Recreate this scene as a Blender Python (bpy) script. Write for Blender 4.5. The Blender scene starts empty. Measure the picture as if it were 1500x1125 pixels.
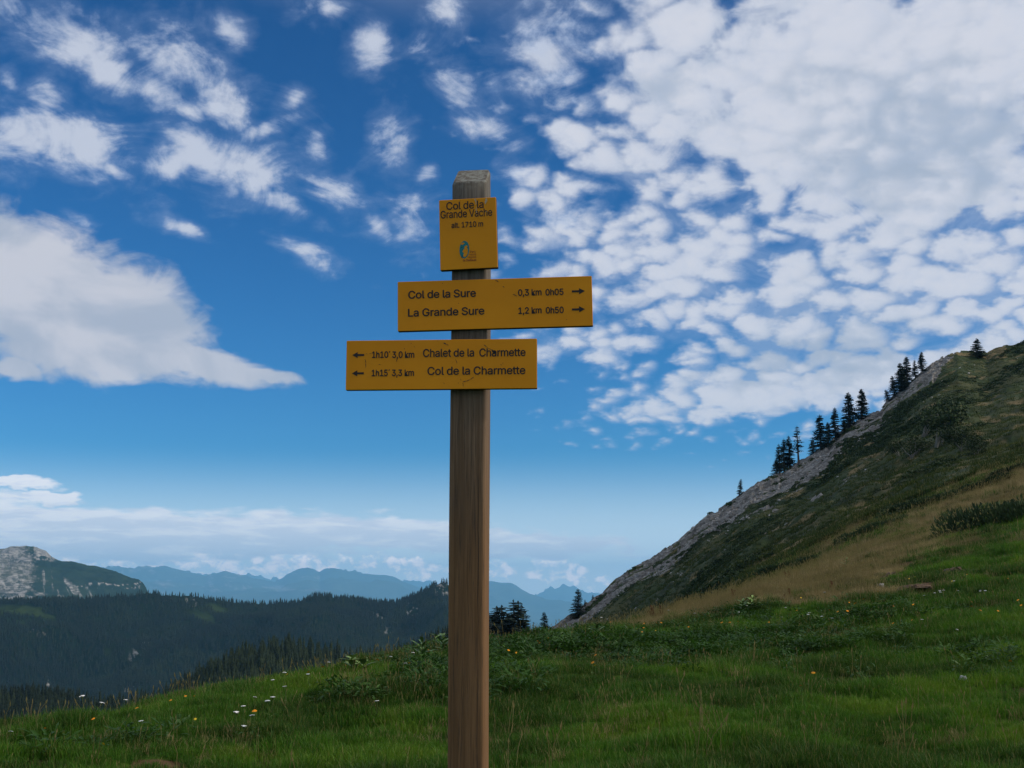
import bpy, math, random, os
import numpy as np
from mathutils import Vector, Matrix, Euler

S = bpy.context.scene
COL = S.collection
R = math.radians

# ------------------------------------------------------------------ camera, world, sun, exposure
F, PITCH, EYE = 1900.0, R(9.2), 1.6
cam_d = bpy.data.cameras.new('camera'); cam = bpy.data.objects.new('camera', cam_d); COL.objects.link(cam)
cam.location = (0, 0, EYE); cam.rotation_euler = (math.pi/2 + PITCH, 0, 0)
cam_d.sensor_width = 36; cam_d.lens = F/1500*36; cam_d.clip_end = 200000; cam_d.clip_start = 0.05
S.camera = cam
S.view_settings.view_transform = 'Standard'; S.view_settings.look = 'None'
S.view_settings.exposure = 0; S.view_settings.gamma = 1; S.view_settings.use_curve_mapping = False
S.render.engine = 'CYCLES'
S.cycles.use_denoising = True
S.cycles.max_bounces = 5; S.cycles.diffuse_bounces = 3; S.cycles.volume_bounces = 2; S.cycles.transparent_max_bounces = 6

SUN_AZ, SUN_EL = 96.0, 30.0          # clockwise from +Y (the view direction), degrees above the horizon
sl = bpy.data.lights.new('sun', 'SUN'); sun = bpy.data.objects.new('sun', sl); COL.objects.link(sun)
sl.energy = 3.2; sl.angle = R(12); sl.color = (1.0, 0.9, 0.76)
sd = Vector((math.sin(R(SUN_AZ))*math.cos(R(SUN_EL)), math.cos(R(SUN_AZ))*math.cos(R(SUN_EL)), math.sin(R(SUN_EL))))
sun.rotation_euler = (-sd).to_track_quat('-Z', 'Y').to_euler(); sun.location = (20, -10, 40)

def pix(px, py):                      # a direction in the place (azimuth, elevation in radians) for a point of the 1500x1125 photograph
    x = (np.asarray(px, float)-750)/F; v = (562.5-np.asarray(py, float))/F
    c, s = math.cos(PITCH), math.sin(PITCH)
    X, Y, Z = x, c - v*s, s + v*c
    return np.arctan2(X, Y), np.arctan2(Z, np.hypot(X, Y))

def at(px, py, r):                    # point at horizontal distance r
    a, e = pix(px, py)
    return Vector((r*math.sin(a), r*math.cos(a), EYE + r*math.tan(e)))

class G:                              # small helper for writing node trees
    def __init__(s, nt): s.nt = nt; s.L = nt.links.new
    def n(s, t, ins=None, **kw):
        nd = s.nt.nodes.new(t)
        for k, v in kw.items(): setattr(nd, k, v)
        for k, v in (ins or {}).items(): s.put(nd.inputs[k], v)
        return nd
    def put(s, sock, v):
        if isinstance(v, bpy.types.NodeSocket): s.L(v, sock)
        elif v is not None: sock.default_value = v
    def m(s, op, a, b=None, c=None, clamp=False):
        nd = s.nt.nodes.new('ShaderNodeMath'); nd.operation = op; nd.use_clamp = clamp
        for i, v in enumerate((a, b, c)):
            if v is not None: s.put(nd.inputs[i], v)
        return nd.outputs[0]
    def v(s, op, a, b=None):
        nd = s.nt.nodes.new('ShaderNodeVectorMath'); nd.operation = op
        s.put(nd.inputs[0], a)
        if b is not None: s.put(nd.inputs[1], b)
        return nd.outputs['Value'] if op in ('LENGTH', 'DOT_PRODUCT') else nd.outputs[0]
    def noise(s, vec, scale, detail=4, rough=0.5, dist=0.0, out=0, **kw):
        kw.setdefault('noise_dimensions', '3D')
        nd = s.n('ShaderNodeTexNoise', {'Vector': vec, 'Scale': scale, 'Detail': detail, 'Roughness': rough, 'Distortion': dist}, **kw)
        return nd.outputs[out]
    def noise2(s, *a, **k): return s.noise(*a, noise_dimensions='2D', **k)
    def step(s, x, a, b, lo=0.0, hi=1.0, kind='SMOOTHSTEP'):
        return s.n('ShaderNodeMapRange', {'Value': x, 'From Min': a, 'From Max': b, 'To Min': lo, 'To Max': hi}, interpolation_type=kind).outputs[0]
    def mix(s, f, a, b, typ='MIX'):
        nd = s.nt.nodes.new('ShaderNodeMix'); nd.data_type = 'RGBA'; nd.blend_type = typ
        s.put(nd.inputs[0], f); s.put(nd.inputs[6], col4(a)); s.put(nd.inputs[7], col4(b)); return nd.outputs[2]
def col4(c): return tuple(c) + (1,) if isinstance(c, (tuple, list)) and len(c) == 3 else c

world = bpy.data.worlds.new('World'); S.world = world; world.use_nodes = True
nt = world.node_tree; bg = nt.nodes['Background']; bg.inputs[1].default_value = 0.1
g = G(nt)
sky = g.n('ShaderNodeTexSky', sky_type='NISHITA', sun_disc=False, sun_elevation=R(SUN_EL), sun_rotation=R(SUN_AZ), altitude=1700, air_density=1.0, dust_density=1.0, ozone_density=1.0)
sc_ = g.v('SCALE', sky.outputs[0]); sc_.node.inputs[3].default_value = 0.1
sep = g.n('ShaderNodeSeparateXYZ', {0: sc_})
blue = g.n('ShaderNodeCombineXYZ', {
    0: g.m('MINIMUM', g.m('MULTIPLY', g.m('POWER', sep.outputs[0], 2.0), 0.48), 0.9),
    1: g.m('MINIMUM', g.m('MULTIPLY', g.m('POWER', sep.outputs[1], 1.42), 0.88), 0.9),
    2: g.m('MINIMUM', g.m('MULTIPLY', g.m('POWER', sep.outputs[2], 1.30), 1.25), 0.95)}).outputs[0]
D = g.n('ShaderNodeTexCoord').outputs['Generated']
ds = g.n('ShaderNodeSeparateXYZ', {0: D})
dx, dy, dz = ds.outputs
AZ = g.m('MULTIPLY', g.m('ARCTAN2', dx, dy), 57.29578)
EL = g.m('MULTIPLY', g.m('ARCSINE', dz), 57.29578)
Q = g.n('ShaderNodeCombineXYZ', {0: AZ, 1: EL}).outputs[0]
zc = g.m('ADD', g.m('MAXIMUM', dz, -0.05), 0.4)
P = g.n('ShaderNodeCombineXYZ', {0: g.m('DIVIDE', dx, zc), 1: g.m('DIVIDE', dy, zc)}).outputs[0]   # the cloud layer seen as a ceiling

def blobs(lst, Qv):                   # union of soft ellipses in (azimuth, elevation): 1 in a core, 0 at the edge, negative outside
    cur = None
    sx = g.n('ShaderNodeSeparateXYZ', {0: Qv})          # the running value rides along in z, so that the chain is evaluated one ellipse at a time
    for b in lst:
        x, y, rx, ry, rot = b[:5]; w = b[5] if len(b) > 5 else 1.0
        a, e = pix(x, y); a, e = math.degrees(a), math.degrees(e)
        mp = g.n('ShaderNodeMapping', {0: g.n('ShaderNodeCombineXYZ', {0: sx.outputs[0], 1: sx.outputs[1], 2: cur}).outputs[0], 'Location': (a, e, -(1-w)*1e4), 'Rotation': (0, 0, R(-rot)), 'Scale': (rx*.0295, ry*.0292, 1e4)}, vector_type='TEXTURE')
        l = g.v('LENGTH', mp.outputs[0])
        cur = l if cur is None else g.m('MINIMUM', cur, l)
    return g.m('SUBTRACT', 1.0, cur)

# warp the lookup a little so that no ellipse shows
wn = g.noise2(P, 9.0, 3, 0.55, out=1)
wv = g.v('MULTIPLY', g.v('SUBTRACT', wn, (0.5, 0.5, 0.5)), (1.5, 1.2, 0))
QW = g.v('ADD', Q, wv)
A = [(20,15,30,24,0,.7),(115,65,82,38,20,1.1),(155,102,58,34,35,1.1),(258,90,62,52,30,1.15),(225,135,58,38,20,.95),(330,160,48,34,10,1.1),(280,165,40,16,15,.8),
 (70,145,26,34,-20,.65),(15,115,14,12,0,.4),(30,195,80,42,0,1.1),(115,208,88,42,12,1.1),(165,250,32,14,30,.9),(240,240,50,30,-15,1.0),(300,228,58,38,15,.95),
 (355,250,70,40,10,1.1),(400,195,50,16,-25,.5),(425,150,20,18,-20,.45),(465,215,24,18,20,.55),(412,303,44,18,25,.75),(345,45,20,26,-30,.4),(130,20,45,18,15,.35),
 (470,15,42,24,0,.9),(545,68,36,34,40,.95),(492,285,50,24,20,.7),(545,330,32,14,30,.35),(573,200,28,42,-10,.55),(600,297,34,24,20,.62),(620,255,14,22,0,.45),
 (648,20,38,32,10,.65),(670,120,40,24,20,.45),(625,70,30,16,0,.35),(805,85,66,70,-30,.9),(820,140,38,20,-15,.8),(720,190,52,24,25,.6),(760,255,38,18,25,.5),
 (460,375,50,13,25,.4),(275,335,30,11,15,.5),(110,318,22,11,10,.3),(820,320,26,16,0,.8),(610,340,40,30,0,.3)]
B = [(1220,130,320,215,0),(1420,70,260,150,0),(1360,290,260,150,0),(985,130,100,110,0),(1000,40,110,80,0),(845,200,52,40,20,.85),(925,250,90,45,15,.9),
 (1010,390,215,150,10,.62),(1190,450,230,140,0,.68),(1400,420,220,150,0,.68),(860,370,110,60,10,.5),(860,500,110,32,0,.5),
 (1060,572,165,48,-8,.9),(1230,540,200,70,0,.72),(1400,520,190,70,0,.62),(800,290,70,40,20,.4),(1180,210,260,140,0)]
C = [(60,430,190,115,15),(190,465,140,95,25),(300,530,135,30,12),(370,545,75,15,9,.9),(150,520,200,48,3),(-40,360,120,90,20),(20,538,52,22,5,.7)]
Dd = [(60,770,300,42,4),(330,785,260,38,2),(520,780,260,34,2),(720,793,250,27,3),(10,703,75,10,4,.8),(80,727,50,9,2,.7),(260,757,36,11,0,.7),(860,797,80,9,4,.7),(150,810,200,18,2,.7)]
Ee = [(280,820,140,22,0,.75),(420,824,95,20,0,.7),(455,832,70,18,0,.65),(540,822,26,12,0,.9),(575,824,14,10,0,1),(612,828,32,12,4,1),(615,842,30,9,8,.8),(670,836,24,11,0,.8),
 (735,836,34,12,5,1.05),(775,842,28,10,8,.8),(788,826,14,14,20,1.1),(818,830,18,18,30,1.15),(838,840,34,16,28,1.15),(880,850,34,10,10,.5),(320,846,260,20,2,.5),(150,818,150,16,0,.6)]
nA = g.noise2(P, 14, 7, 0.6, 0.5)
nF = g.noise2(P, 44, 4, 0.6)
nL = g.noise2(P, 4.0, 4, 0.5, 0.3)
# thin broken cumulus
mA = blobs(A, QW)
dA = g.step(g.m('ADD', g.m('ADD', mA, .14), g.m('ADD', g.m('MULTIPLY', g.m('SUBTRACT', nA, .5), 2.3), g.m('MULTIPLY', g.m('SUBTRACT', nF, .5), .9))), -0.15, 1.05, 0, .93)
dA = g.m('MAXIMUM', dA, g.step(g.m('ADD', g.m('MULTIPLY', mA, .8), g.m('ADD', g.m('MULTIPLY', g.m('SUBTRACT', nA, .5), 2.6), g.m('MULTIPLY', g.m('SUBTRACT', nF, .5), 1.0))), -.70, 1.1, 0, .36))
# altocumulus field: cells with blue between, closing into one sheet at the upper right
mB = blobs(B, QW)
pw = g.v('ADD', P, g.v('MULTIPLY', g.v('SUBTRACT', g.noise2(P, 11, 4, .55, out=1), (.5, .5, .5)), (.075, .075, 0)))
vor = g.n('ShaderNodeTexVoronoi', {'Vector': pw, 'Scale': 25.0, 'Smoothness': 0.35, 'Randomness': 1.0}, feature='SMOOTH_F1', voronoi_dimensions='2D').outputs[0]
cell = g.m('SUBTRACT', 1.0, g.m('MULTIPLY', vor, 1.35))
mS = blobs([(1240,120,310,190,0),(1420,80,220,150,0),(1330,250,230,90,0),(1130,585,120,30,-6),(1270,545,110,28,-10,.8)], QW)
sheet = g.step(g.m('ADD', mS, g.m('MULTIPLY', g.m('SUBTRACT', nA, .5), 1.2)), -.1, .55)
camp = g.m('MULTIPLY_ADD', sheet, -1.15, 1.45)
xB = g.m('ADD', g.m('MULTIPLY_ADD', mB, 1.25, g.m('MULTIPLY', sheet, .5)), g.m('ADD', g.m('MULTIPLY', g.m('SUBTRACT', cell, .44), camp), g.m('ADD', g.m('MULTIPLY', g.m('SUBTRACT', nA, .5), 1.1), g.m('MULTIPLY', g.m('SUBTRACT', nF, .5), 1.0))))
dB = g.step(xB, -0.55, 0.95, 0, .97)
dB = g.m('MAXIMUM', dB, g.m('MULTIPLY', g.step(g.m('ADD', mB, g.m('MULTIPLY', g.m('SUBTRACT', nA, .5), 1.6)), -.1, .9), .5))
# broad soft bank on the left
mC = blobs(C, QW)
dC = g.step(g.m('ADD', g.m('MULTIPLY', mC, 1.6), g.m('ADD', g.m('MULTIPLY', g.m('SUBTRACT', nA, .5), 1.0), g.m('MULTIPLY', g.m('SUBTRACT', nF, .5), .35))), 0.0, .7, 0, .97)
# streaks above the horizon
qs = g.v('MULTIPLY', Q, (0.16, 1.0, 1))
nS = g.noise2(qs, 1.3, 7, .58, .3); nS2 = g.noise2(g.v('ADD', qs, (9, 3, 0)), 2.6, 6, .6, .2)
qw2 = g.v('ADD', Q, g.v('MULTIPLY', g.v('SUBTRACT', g.noise2(g.v('MULTIPLY', Q, (.35, 1, 1)), 1.2, 4, .55, out=1), (.5, .5, .5)), (3.0, 1.1, 0)))
mD = blobs(Dd, qw2)
dD = g.step(g.m('ADD', g.m('MULTIPLY', mD, 1.5), g.m('MULTIPLY', g.m('SUBTRACT', nS, .5), 1.5)), -.05, .5, 0, .97)
# small far cumulus
nE = g.noise2(g.v('MULTIPLY', Q, (.8, 1.2, 1)), 1.9, 7, .62, .2)
qw3 = g.v('ADD', Q, g.v('MULTIPLY', g.v('SUBTRACT', g.noise2(Q, 2.2, 3, .55, out=1), (.5, .5, .5)), (.9, .6, 0)))
mE = blobs(Ee, qw3)
dE = g.step(g.m('ADD', mE, g.m('MULTIPLY', g.m('SUBTRACT', nE, .5), 2.2)), -.02, .75, 0, .93)
# everywhere the photograph does not look: broken cover, brightened beyond the clouds in view to lift the ambient light
az_out = g.step(g.m('ABSOLUTE', AZ), 24, 38)
el_out = g.step(EL, 24, 34)
out = g.m('MAXIMUM', az_out, el_out)
dO = g.m('MULTIPLY', g.m('MULTIPLY', g.step(g.m('ADD', g.m('MULTIPLY', g.m('SUBTRACT', nL, .44), 3.2), g.m('ADD', g.m('MULTIPLY', g.m('SUBTRACT', nA, .5), 1.8), g.m('MULTIPLY', g.m('SUBTRACT', cell, .5), .9))), -.9, .7, 0, .95), out), g.step(EL, 1, 8))
# colours (radiance): bright crowns, bluish grey thick parts
W1, W2, W3 = (.70, .715, .79), (.42, .485, .60), (.57, .60, .70)
tone = lambda x, lo, hi, a, b: g.mix(g.step(x, lo, hi), a, b)
cA = g.mix(g.step(dA, .1, .95), (.42, .52, .74), (.60, .64, .75))
shB = g.m('ADD', g.m('MULTIPLY', g.m('SUBTRACT', cell, .5), .55), g.m('ADD', g.m('MULTIPLY', nL, 1.2), g.m('MULTIPLY', nF, .35)))
blC = blobs([(1400,190,260,110,10),(1250,250,220,60,5),(1180,520,240,40,-6,.9),(1320,120,70,60,0,.2)], QW)
shB2 = g.m('SUBTRACT', shB, g.m('MULTIPLY', g.step(g.m('ADD', blC, g.m('MULTIPLY', g.m('SUBTRACT', nA, .5), 1.6)), -.25, .9), .5))
cB = g.mix(g.step(shB2, -.05, .85), W2, W1)
cB = g.mix(g.step(g.m('ADD', xB, g.m('MULTIPLY', g.m('SUBTRACT', nF, .5), 1.2)), .2, 1.9, .30, 0), cB, (.47, .55, .72))
cB = g.mix(g.step(dB, 0, .9), (.42, .53, .76), cB)
nC = g.noise2(g.v('MULTIPLY', Q, (.55, 1, 1)), .22, 5, .55, .5)
cC = g.mix(g.step(nC, .36, .62), (.44, .485, .585), (.64, .64, .70))
cD = g.mix(g.step(g.m('ADD', g.m('MULTIPLY_ADD', nS2, 1.1, -.05), g.m('MULTIPLY', g.m('SUBTRACT', EL, 2.95), .09)), .38, .66), (.82, .85, .95), (1.06, 1.04, 1.07))
cE = g.mix(g.step(nE, .38, .62), (1.25, 1.25, 1.32), (2.3, 1.85, 1.68))
cO = g.mix(g.step(g.m('ADD', nL, g.m('MULTIPLY', nF, .5)), .5, 1.0), (.66, .70, .78), (.86, .87, .90))
c = blue
hz_ = g.step(EL, 6.5, -.5, 0, .9)
c = g.mix(hz_, c, (1.25, 1.30, 1.36))
c = g.mix(dO, c, cO)
c = g.mix(dE, c, cE)
c = g.mix(dD, c, cD)
c = g.mix(dA, c, cA)
c = g.mix(dB, c, cB)
c = g.mix(dC, c, cC)
fin = g.v('SCALE', c); fin.node.inputs[3].default_value = 10.0
g.L(fin, bg.inputs[0])
world.cycles.sampling_method = 'MANUAL'; world.cycles.sample_map_resolution = 512

# ------------------------------------------------------------------ helpers
RNG = np.random.default_rng(7); random.seed(7)

def hash2(ix, iy, seed=0):
    n = (ix.astype(np.int64)*374761393 + iy.astype(np.int64)*668265263 + seed*974634777) & 0x7fffffff
    n = ((n ^ (n >> 13))*1274126177) & 0x7fffffff
    return ((n ^ (n >> 16)) & 0xffffff)/float(0xffffff)
def vnoise(x, y, seed=0):
    ix, iy = np.floor(x), np.floor(y); fx, fy = x-ix, y-iy
    fx = fx*fx*(3-2*fx); fy = fy*fy*(3-2*fy)
    a, b = hash2(ix, iy, seed), hash2(ix+1, iy, seed); c_, d = hash2(ix, iy+1, seed), hash2(ix+1, iy+1, seed)
    return (a+(b-a)*fx)*(1-fy) + (c_+(d-c_)*fx)*fy
def fbm(x, y, octv=5, gain=0.5, seed=0):
    x = np.asarray(x, float); y = np.asarray(y, float)
    t, a, n = 0, 1, 0
    for i in range(octv):
        t = t + a*vnoise(x, y, seed+i*17); n += a; a *= gain; x, y = x*2.03+5.1, y*2.03-3.7
    return t/n
def ss(x, a, b): t = np.clip((x-a)/(b-a), 0, 1); return t*t*(3-2*t)

def newmat(name):
    m = bpy.data.materials.new(name); m.use_nodes = True; nt = m.node_tree
    g = G(nt); p = nt.nodes['Principled BSDF']; p.inputs['Roughness'].default_value = 0.85; p.inputs['Specular IOR Level'].default_value = 0.25
    return m, g, p
def tag(o, label=None, cat=None, group=None, kind=None):
    for k, v in (('label', label), ('category', cat), ('group', group), ('kind', kind)):
        if v: o[k] = v
    return o
def mesh(name, V, Fc, mat=None, smooth=False):
    me = bpy.data.meshes.new(name)
    V = np.asarray(V, np.float32)
    if isinstance(Fc, np.ndarray):
        k = Fc.shape[1]; n = len(Fc)
        me.vertices.add(len(V)); me.vertices.foreach_set('co', V.ravel())
        me.loops.add(n*k); me.loops.foreach_set('vertex_index', Fc.ravel().astype(np.int32))
        me.polygons.add(n); me.polygons.foreach_set('loop_start', np.arange(0, n*k, k, dtype=np.int32)); me.polygons.foreach_set('loop_total', np.full(n, k, np.int32))
        me.update(calc_edges=True)
    else:
        me.from_pydata([tuple(map(float, v)) for v in V], [], Fc)
    if smooth: me.polygons.foreach_set('use_smooth', [True]*len(me.polygons))
    if mat:
        for m_ in (mat if isinstance(mat, (list, tuple)) else [mat]): me.materials.append(m_)
    return me
def link(name, me, parent=None):
    o = bpy.data.objects.new(name, me); COL.objects.link(o)
    if parent: o.parent = parent
    return o
def fattr(me, name, arr):
    a = me.attributes.new(name, 'FLOAT', 'POINT'); a.data.foreach_set('value', np.asarray(arr, np.float32).ravel())
def grid_faces(nr, nc):
    i = np.arange(nr-1)[:, None]*nc + np.arange(nc-1)[None, :]
    return np.stack([i, i+1, i+nc+1, i+nc], -1).reshape(-1, 4)
def attr(g, name): return g.n('ShaderNodeAttribute', attribute_name=name).outputs['Fac']
def objco(g): return g.n('ShaderNodeTexCoord').outputs['Object']
def bump(g, p, h, strength=.5, dist=.1):
    b = g.n('ShaderNodeBump', {'Height': h, 'Strength': strength, 'Distance': dist}); g.L(b.outputs[0], p.inputs['Normal'])

# ------------------------------------------------------------------ relief of the near ground (polar profiles about the place where the path stands)
def z_at(px, py, r): a, e = pix(px, py); return EYE + r*math.tan(float(e))
RS = [0, 8, 12, 16, 20, 25, 30, 36, 45, 60, 75, 110]
def prof(px, rows):                    # rows: {r: ('y', row) or z}
    out_ = []
    for r in RS:
        v = rows[r]
        out_.append(z_at(px, v[0], r) if isinstance(v, tuple) else v)
    return out_
PROF = {
 -260: {0:0, 8:0, 12:-.02, 16:(1090,), 20:-1.1, 25:-2.6, 30:-4.4, 36:-7, 45:-11, 60:-19, 75:-28, 110:-50},
 0:    {0:0, 8:0, 12:.0, 16:(1070,), 20:-.75, 25:-2.0, 30:-3.8, 36:-6.2, 45:-10, 60:-18, 75:-27, 110:-48},
 200:  {0:0, 8:0, 12:.0, 16:(1062,), 20:(1038,), 25:-.7, 30:-2.2, 36:-4.4, 45:-8, 60:-16, 75:-25, 110:-45},
 400:  {0:0, 8:0, 12:.02, 16:(1050,), 20:(1003,), 25:0, 30:-1.1, 36:-3.2, 45:-6.5, 60:-14, 75:-22, 110:-40},
 550:  {0:0, 8:0, 12:.02, 16:(1045,), 20:(990,), 25:(970,), 30:-.1, 36:-1.4, 45:-4, 60:-10, 75:-17, 110:-32},
 660:  {0:0, 8:0, 12:.02, 16:(1040,), 20:(980,), 25:(948,), 30:.3, 36:-.8, 45:-3, 60:-8, 75:-14, 110:-26},
 800:  {0:0, 8:0, 12:.02, 16:(1038,), 20:(985,), 25:(942,), 30:(925,), 36:.3, 45:-1, 60:-5, 75:-9, 110:-16},
 950:  {0:0, 8:0, 12:.02, 16:(1035,), 20:(985,), 25:(940,), 30:(916,), 36:(905,), 45:.7, 60:-.6, 75:-2, 110:-4},
 1100: {0:0, 8:0, 12:.04, 16:(1032,), 20:(978,), 25:(930,), 30:(903,), 36:(882,), 45:(862,), 60:1.6, 75:1.4, 110:2.9},
 1300: {0:0, 8:0, 12:.04, 16:(1030,), 20:(972,), 25:(915,), 30:(877,), 36:(848,), 45:(820,), 60:(790,), 75:(772,), 110:(745,)},
 1500: {0:0, 8:0, 12:.04, 16:(1028,), 20:(965,), 25:(900,), 30:(853,), 36:(815,), 45:(775,), 60:(735,), 75:(708,), 110:(675,)},
 1760: {0:0, 8:0, 12:.06, 16:(1026,), 20:(955,), 25:(885,), 30:(830,), 36:(785,), 45:(735,), 60:(690,), 75:(660,), 110:(625,)}}
pa = [float(pix(p_, 930)[0]) for p_ in PROF]; pz = [prof(p_, PROF[p_]) for p_ in PROF]
flat = [0, 0, 0, 0, -.05, -.15, -.3, -.5, -.9, -1.8, -3, -7]
pa = np.array([-math.pi, -1.2] + pa + [1.3, math.pi]); pz = np.array([flat, [z*.6 for z in pz[0]]] + pz + [[z*.7 for z in pz[-1]], flat])
# ridge of the hillside
RIDGE = [(-500,1400),(0,1250),(400,1100),(600,1010),(690,975),(725,955),(755,948),(782,942),(801,926),(814,916),(833,901),(847,894),(860,884),(875,873),(883,868),(896,855),(909,844),(929,830),(951,819),(972,806),(993,793),(1012,775),(1036,756),(1063,742),(1081,728),(1100,713),
 (1120,703),(1140,694),(1165,681),(1190,666),(1215,649),(1240,626),(1262,612),(1290,601),(1300,586),(1320,571),(1345,549),(1370,530),(1385,521),(1402,515),(1420,518),(1445,521),(1470,511),(1500,506),(1560,500),(1760,490)]
ra = np.array([float(pix(*p_)[0]) for p_ in RIDGE]); rel = np.array([float(pix(*p_)[1]) for p_ in RIDGE])
o_ = np.argsort(ra); ra, rel = ra[o_], rel[o_]
ral = np.concatenate([[-math.pi, -1.4], ra, [1.2, math.pi]]); rell = np.concatenate([[-.3, -.3], rel, [.16, -.3]])
def ridge_r(a): return np.interp(a, [float(pix(x, 800)[0]) for x in (0, 700, 800, 950, 1100, 1300, 1450, 1760)], [250, 255, 260, 275, 290, 315, 335, 340])
def pchip_rows(r):                     # smooth interpolation in r through the profile rows
    r = np.clip(r, 0, 110); k = np.clip(np.searchsorted(RS, r, side='right')-1, 0, len(RS)-2)
    return k
RSa = np.array(RS, float)
def hermite(tab, r):                   # tab (N, 12), r (M,) -> (N, M), monotone-ish cubic
    d = np.diff(tab, axis=1)/np.diff(RSa)
    m = np.zeros_like(tab); m[:, 0] = d[:, 0]; m[:, -1] = d[:, -1]
    prod = d[:, :-1]*d[:, 1:]
    m[:, 1:-1] = np.where(prod > 0, 2*prod/(d[:, :-1]+d[:, 1:]+1e-12), 0) * .6 + .4*(d[:, :-1]+d[:, 1:])/2
    k = np.clip(np.searchsorted(RSa, r, side='right')-1, 0, len(RS)-2); h = (RSa[k+1]-RSa[k]); t = (r-RSa[k])/h
    t2, t3 = t*t, t*t*t
    return tab[:, k]*(2*t3-3*t2+1) + m[:, k]*h*(t3-2*t2+t) + tab[:, k+1]*(-2*t3+3*t2) + m[:, k+1]*h*(t3-t2)
TAB_R = np.linspace(0, 110, 1101); TAB_A = np.concatenate([np.linspace(-math.pi, -.5, 60)[:-1], np.linspace(-.5, .5, 501), np.linspace(.5, math.pi, 60)[1:]])
HH = hermite(pz, TAB_R)
HG = np.stack([np.interp(TAB_A, pa, HH[:, j]) for j in range(len(TAB_R))], 1)
from_a = lambda a: np.interp(a, TAB_A, np.arange(len(TAB_A)))
# soften the joints between columns
ker = np.exp(-np.linspace(-2, 2, 41)**2); ker /= ker.sum()
sub = HG[59:560]; pad = np.pad(sub, ((20, 20), (0, 0)), 'edge'); HG[59:560] = sum(ker[i]*pad[i:i+len(sub)] for i in range(41))
def base_z(a, r):
    i = from_a(a); j = np.clip(r, 0, 109.999)*10; i0 = np.clip(i.astype(int), 0, len(TAB_A)-2); j0 = j.astype(int); fi, fj = i-i0, j-j0
    z = (HG[i0, j0]*(1-fj)+HG[i0, j0+1]*fj)*(1-fi) + (HG[i0+1, j0]*(1-fj)+HG[i0+1, j0+1]*fj)*fi
    return z
def bumps(x, y, r):
    k = ss(r, 3, 10)
    return k*((fbm(x/5.5, y/5.5, 3, .5, 3)-.5)*.42*ss(r, 8, 16)*(1-.5*ss(r, 20, 30)) + (fbm(x/1.9, y/1.9, 3, .55, 11)-.5)*.40 + (fbm(x/.5, y/.5, 2, .5, 23)-.5)*.10) + ss(r, 45, 80)*(fbm(x/9, y/9, 4, .55, 31)-.5)*1.3
def near_z(x, y):
    x = np.asarray(x, float); y = np.asarray(y, float); r = np.hypot(x, y); a = np.arctan2(x, y)
    return base_z(a, r) + bumps(x, y, r) - .07*ss(r, 10, 18)
SILH_ROCK = [(700,0),(770,8),(800,22),(840,25),(880,27),(920,31),(960,33),(1000,35),(1040,37),(1080,36),(1120,34),(1160,36),(1200,36),(1240,30),(1280,30),(1320,28),(1350,26),(1380,24),(1405,10),(1425,0),(1760,0)]
rka = np.array([float(pix(p_[0], 760)[0]) for p_ in SILH_ROCK]); rkw = np.array([.84*p_[1]/F for p_ in SILH_ROCK])
def hill(a, r):                        # hillside height, rock share, for r >= 110
    rs = ridge_r(a); er = np.interp(a, ral, rell)
    z0 = base_z(a, np.full_like(r, 110.0)); zs = EYE + rs*np.tan(er)
    t = np.clip((r-110)/(rs-110), 0, 1.0)
    e0 = np.arctan((z0-EYE)/110)
    # elevation runs from e0 to the ridge; slightly steeper towards the top
    e = e0 + (er-e0)*(t**.92)
    z = EYE + r*np.tan(e)
    over = np.clip(r-rs, 0, None)
    z = np.where(r > rs, zs - over*.55 - over**1.4*.05, z)
    x, y = r*np.sin(a), r*np.cos(a)
    dep = (er-e)                       # angle below the ridge
    w = np.interp(a, rka, rkw)
    nz = fbm(x/14, y/14, 4, .55, 41)
    edge = w*(.62+.85*nz) - .35*w*ss(fbm(x/3, y/3, 3, .5, 47), .5, .8)
    rock = ss((edge-dep)/(.0025), -.6, .6)*(w > .001)*(r <= rs+6)
    isle = ss(fbm(x/7+3, y/9, 4, .6, 53), .68, .76)*ss(w*3.2-dep, -.004, .01)*(w > .001)*.95
    rock = np.maximum(rock, isle)
    rock = rock*(1-.75*ss(fbm(x/2.6+9, y/2.6, 3, .5, 59), .60, .70))
    # beds parallel to the ridge: steps, plus cross joints
    s = dep*r + (fbm(x/6, y/6, 3, .5, 61)-.5)*2.2
    bed = (s/1.15) % 1.0; bid = np.floor(s/1.15)
    along = (x*.8+y*.35)/1.9 + hash2(bid, bid*0, 5)*7 + (fbm(x/3, y/3, 2, .5, 5)-.5)
    blk = hash2(np.floor(along), bid, 9); joint = ss(np.abs((along % 1)-.5), .42, .5)
    fade = 1-ss(r-rs, -3.5, .3)*.35
    dz = rock*((bed**1.5-.4)*.75 + (blk-.5)*.85 - joint*.45 + (fbm(x/.9, y/.9, 3, .6, 67)-.5)*.7)*fade
    dz = dz + (1-rock)*((fbm(x/10, y/10, 4, .5, 71)-.5)*2.6 + (fbm(x/2.4, y/2.4, 4, .55, 73)-.5)*1.1)*ss(r, 110, 135)
    dz = dz*(1-.6*ss(r, rs-1.5, rs+1))
    return z + dz, rock, dep

# ------------------------------------------------------------------ materials
def ramp(g, x, *cs):                   # cs: (pos, colour)
    nd = g.n('ShaderNodeValToRGB', {0: x}); cr = nd.color_ramp
    while len(cr.elements) < len(cs): cr.elements.new(0.5)
    for e, (p_, c_) in zip(cr.elements, cs): e.position = p_; e.color = col4(c_)
    return nd.outputs[0]

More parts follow.
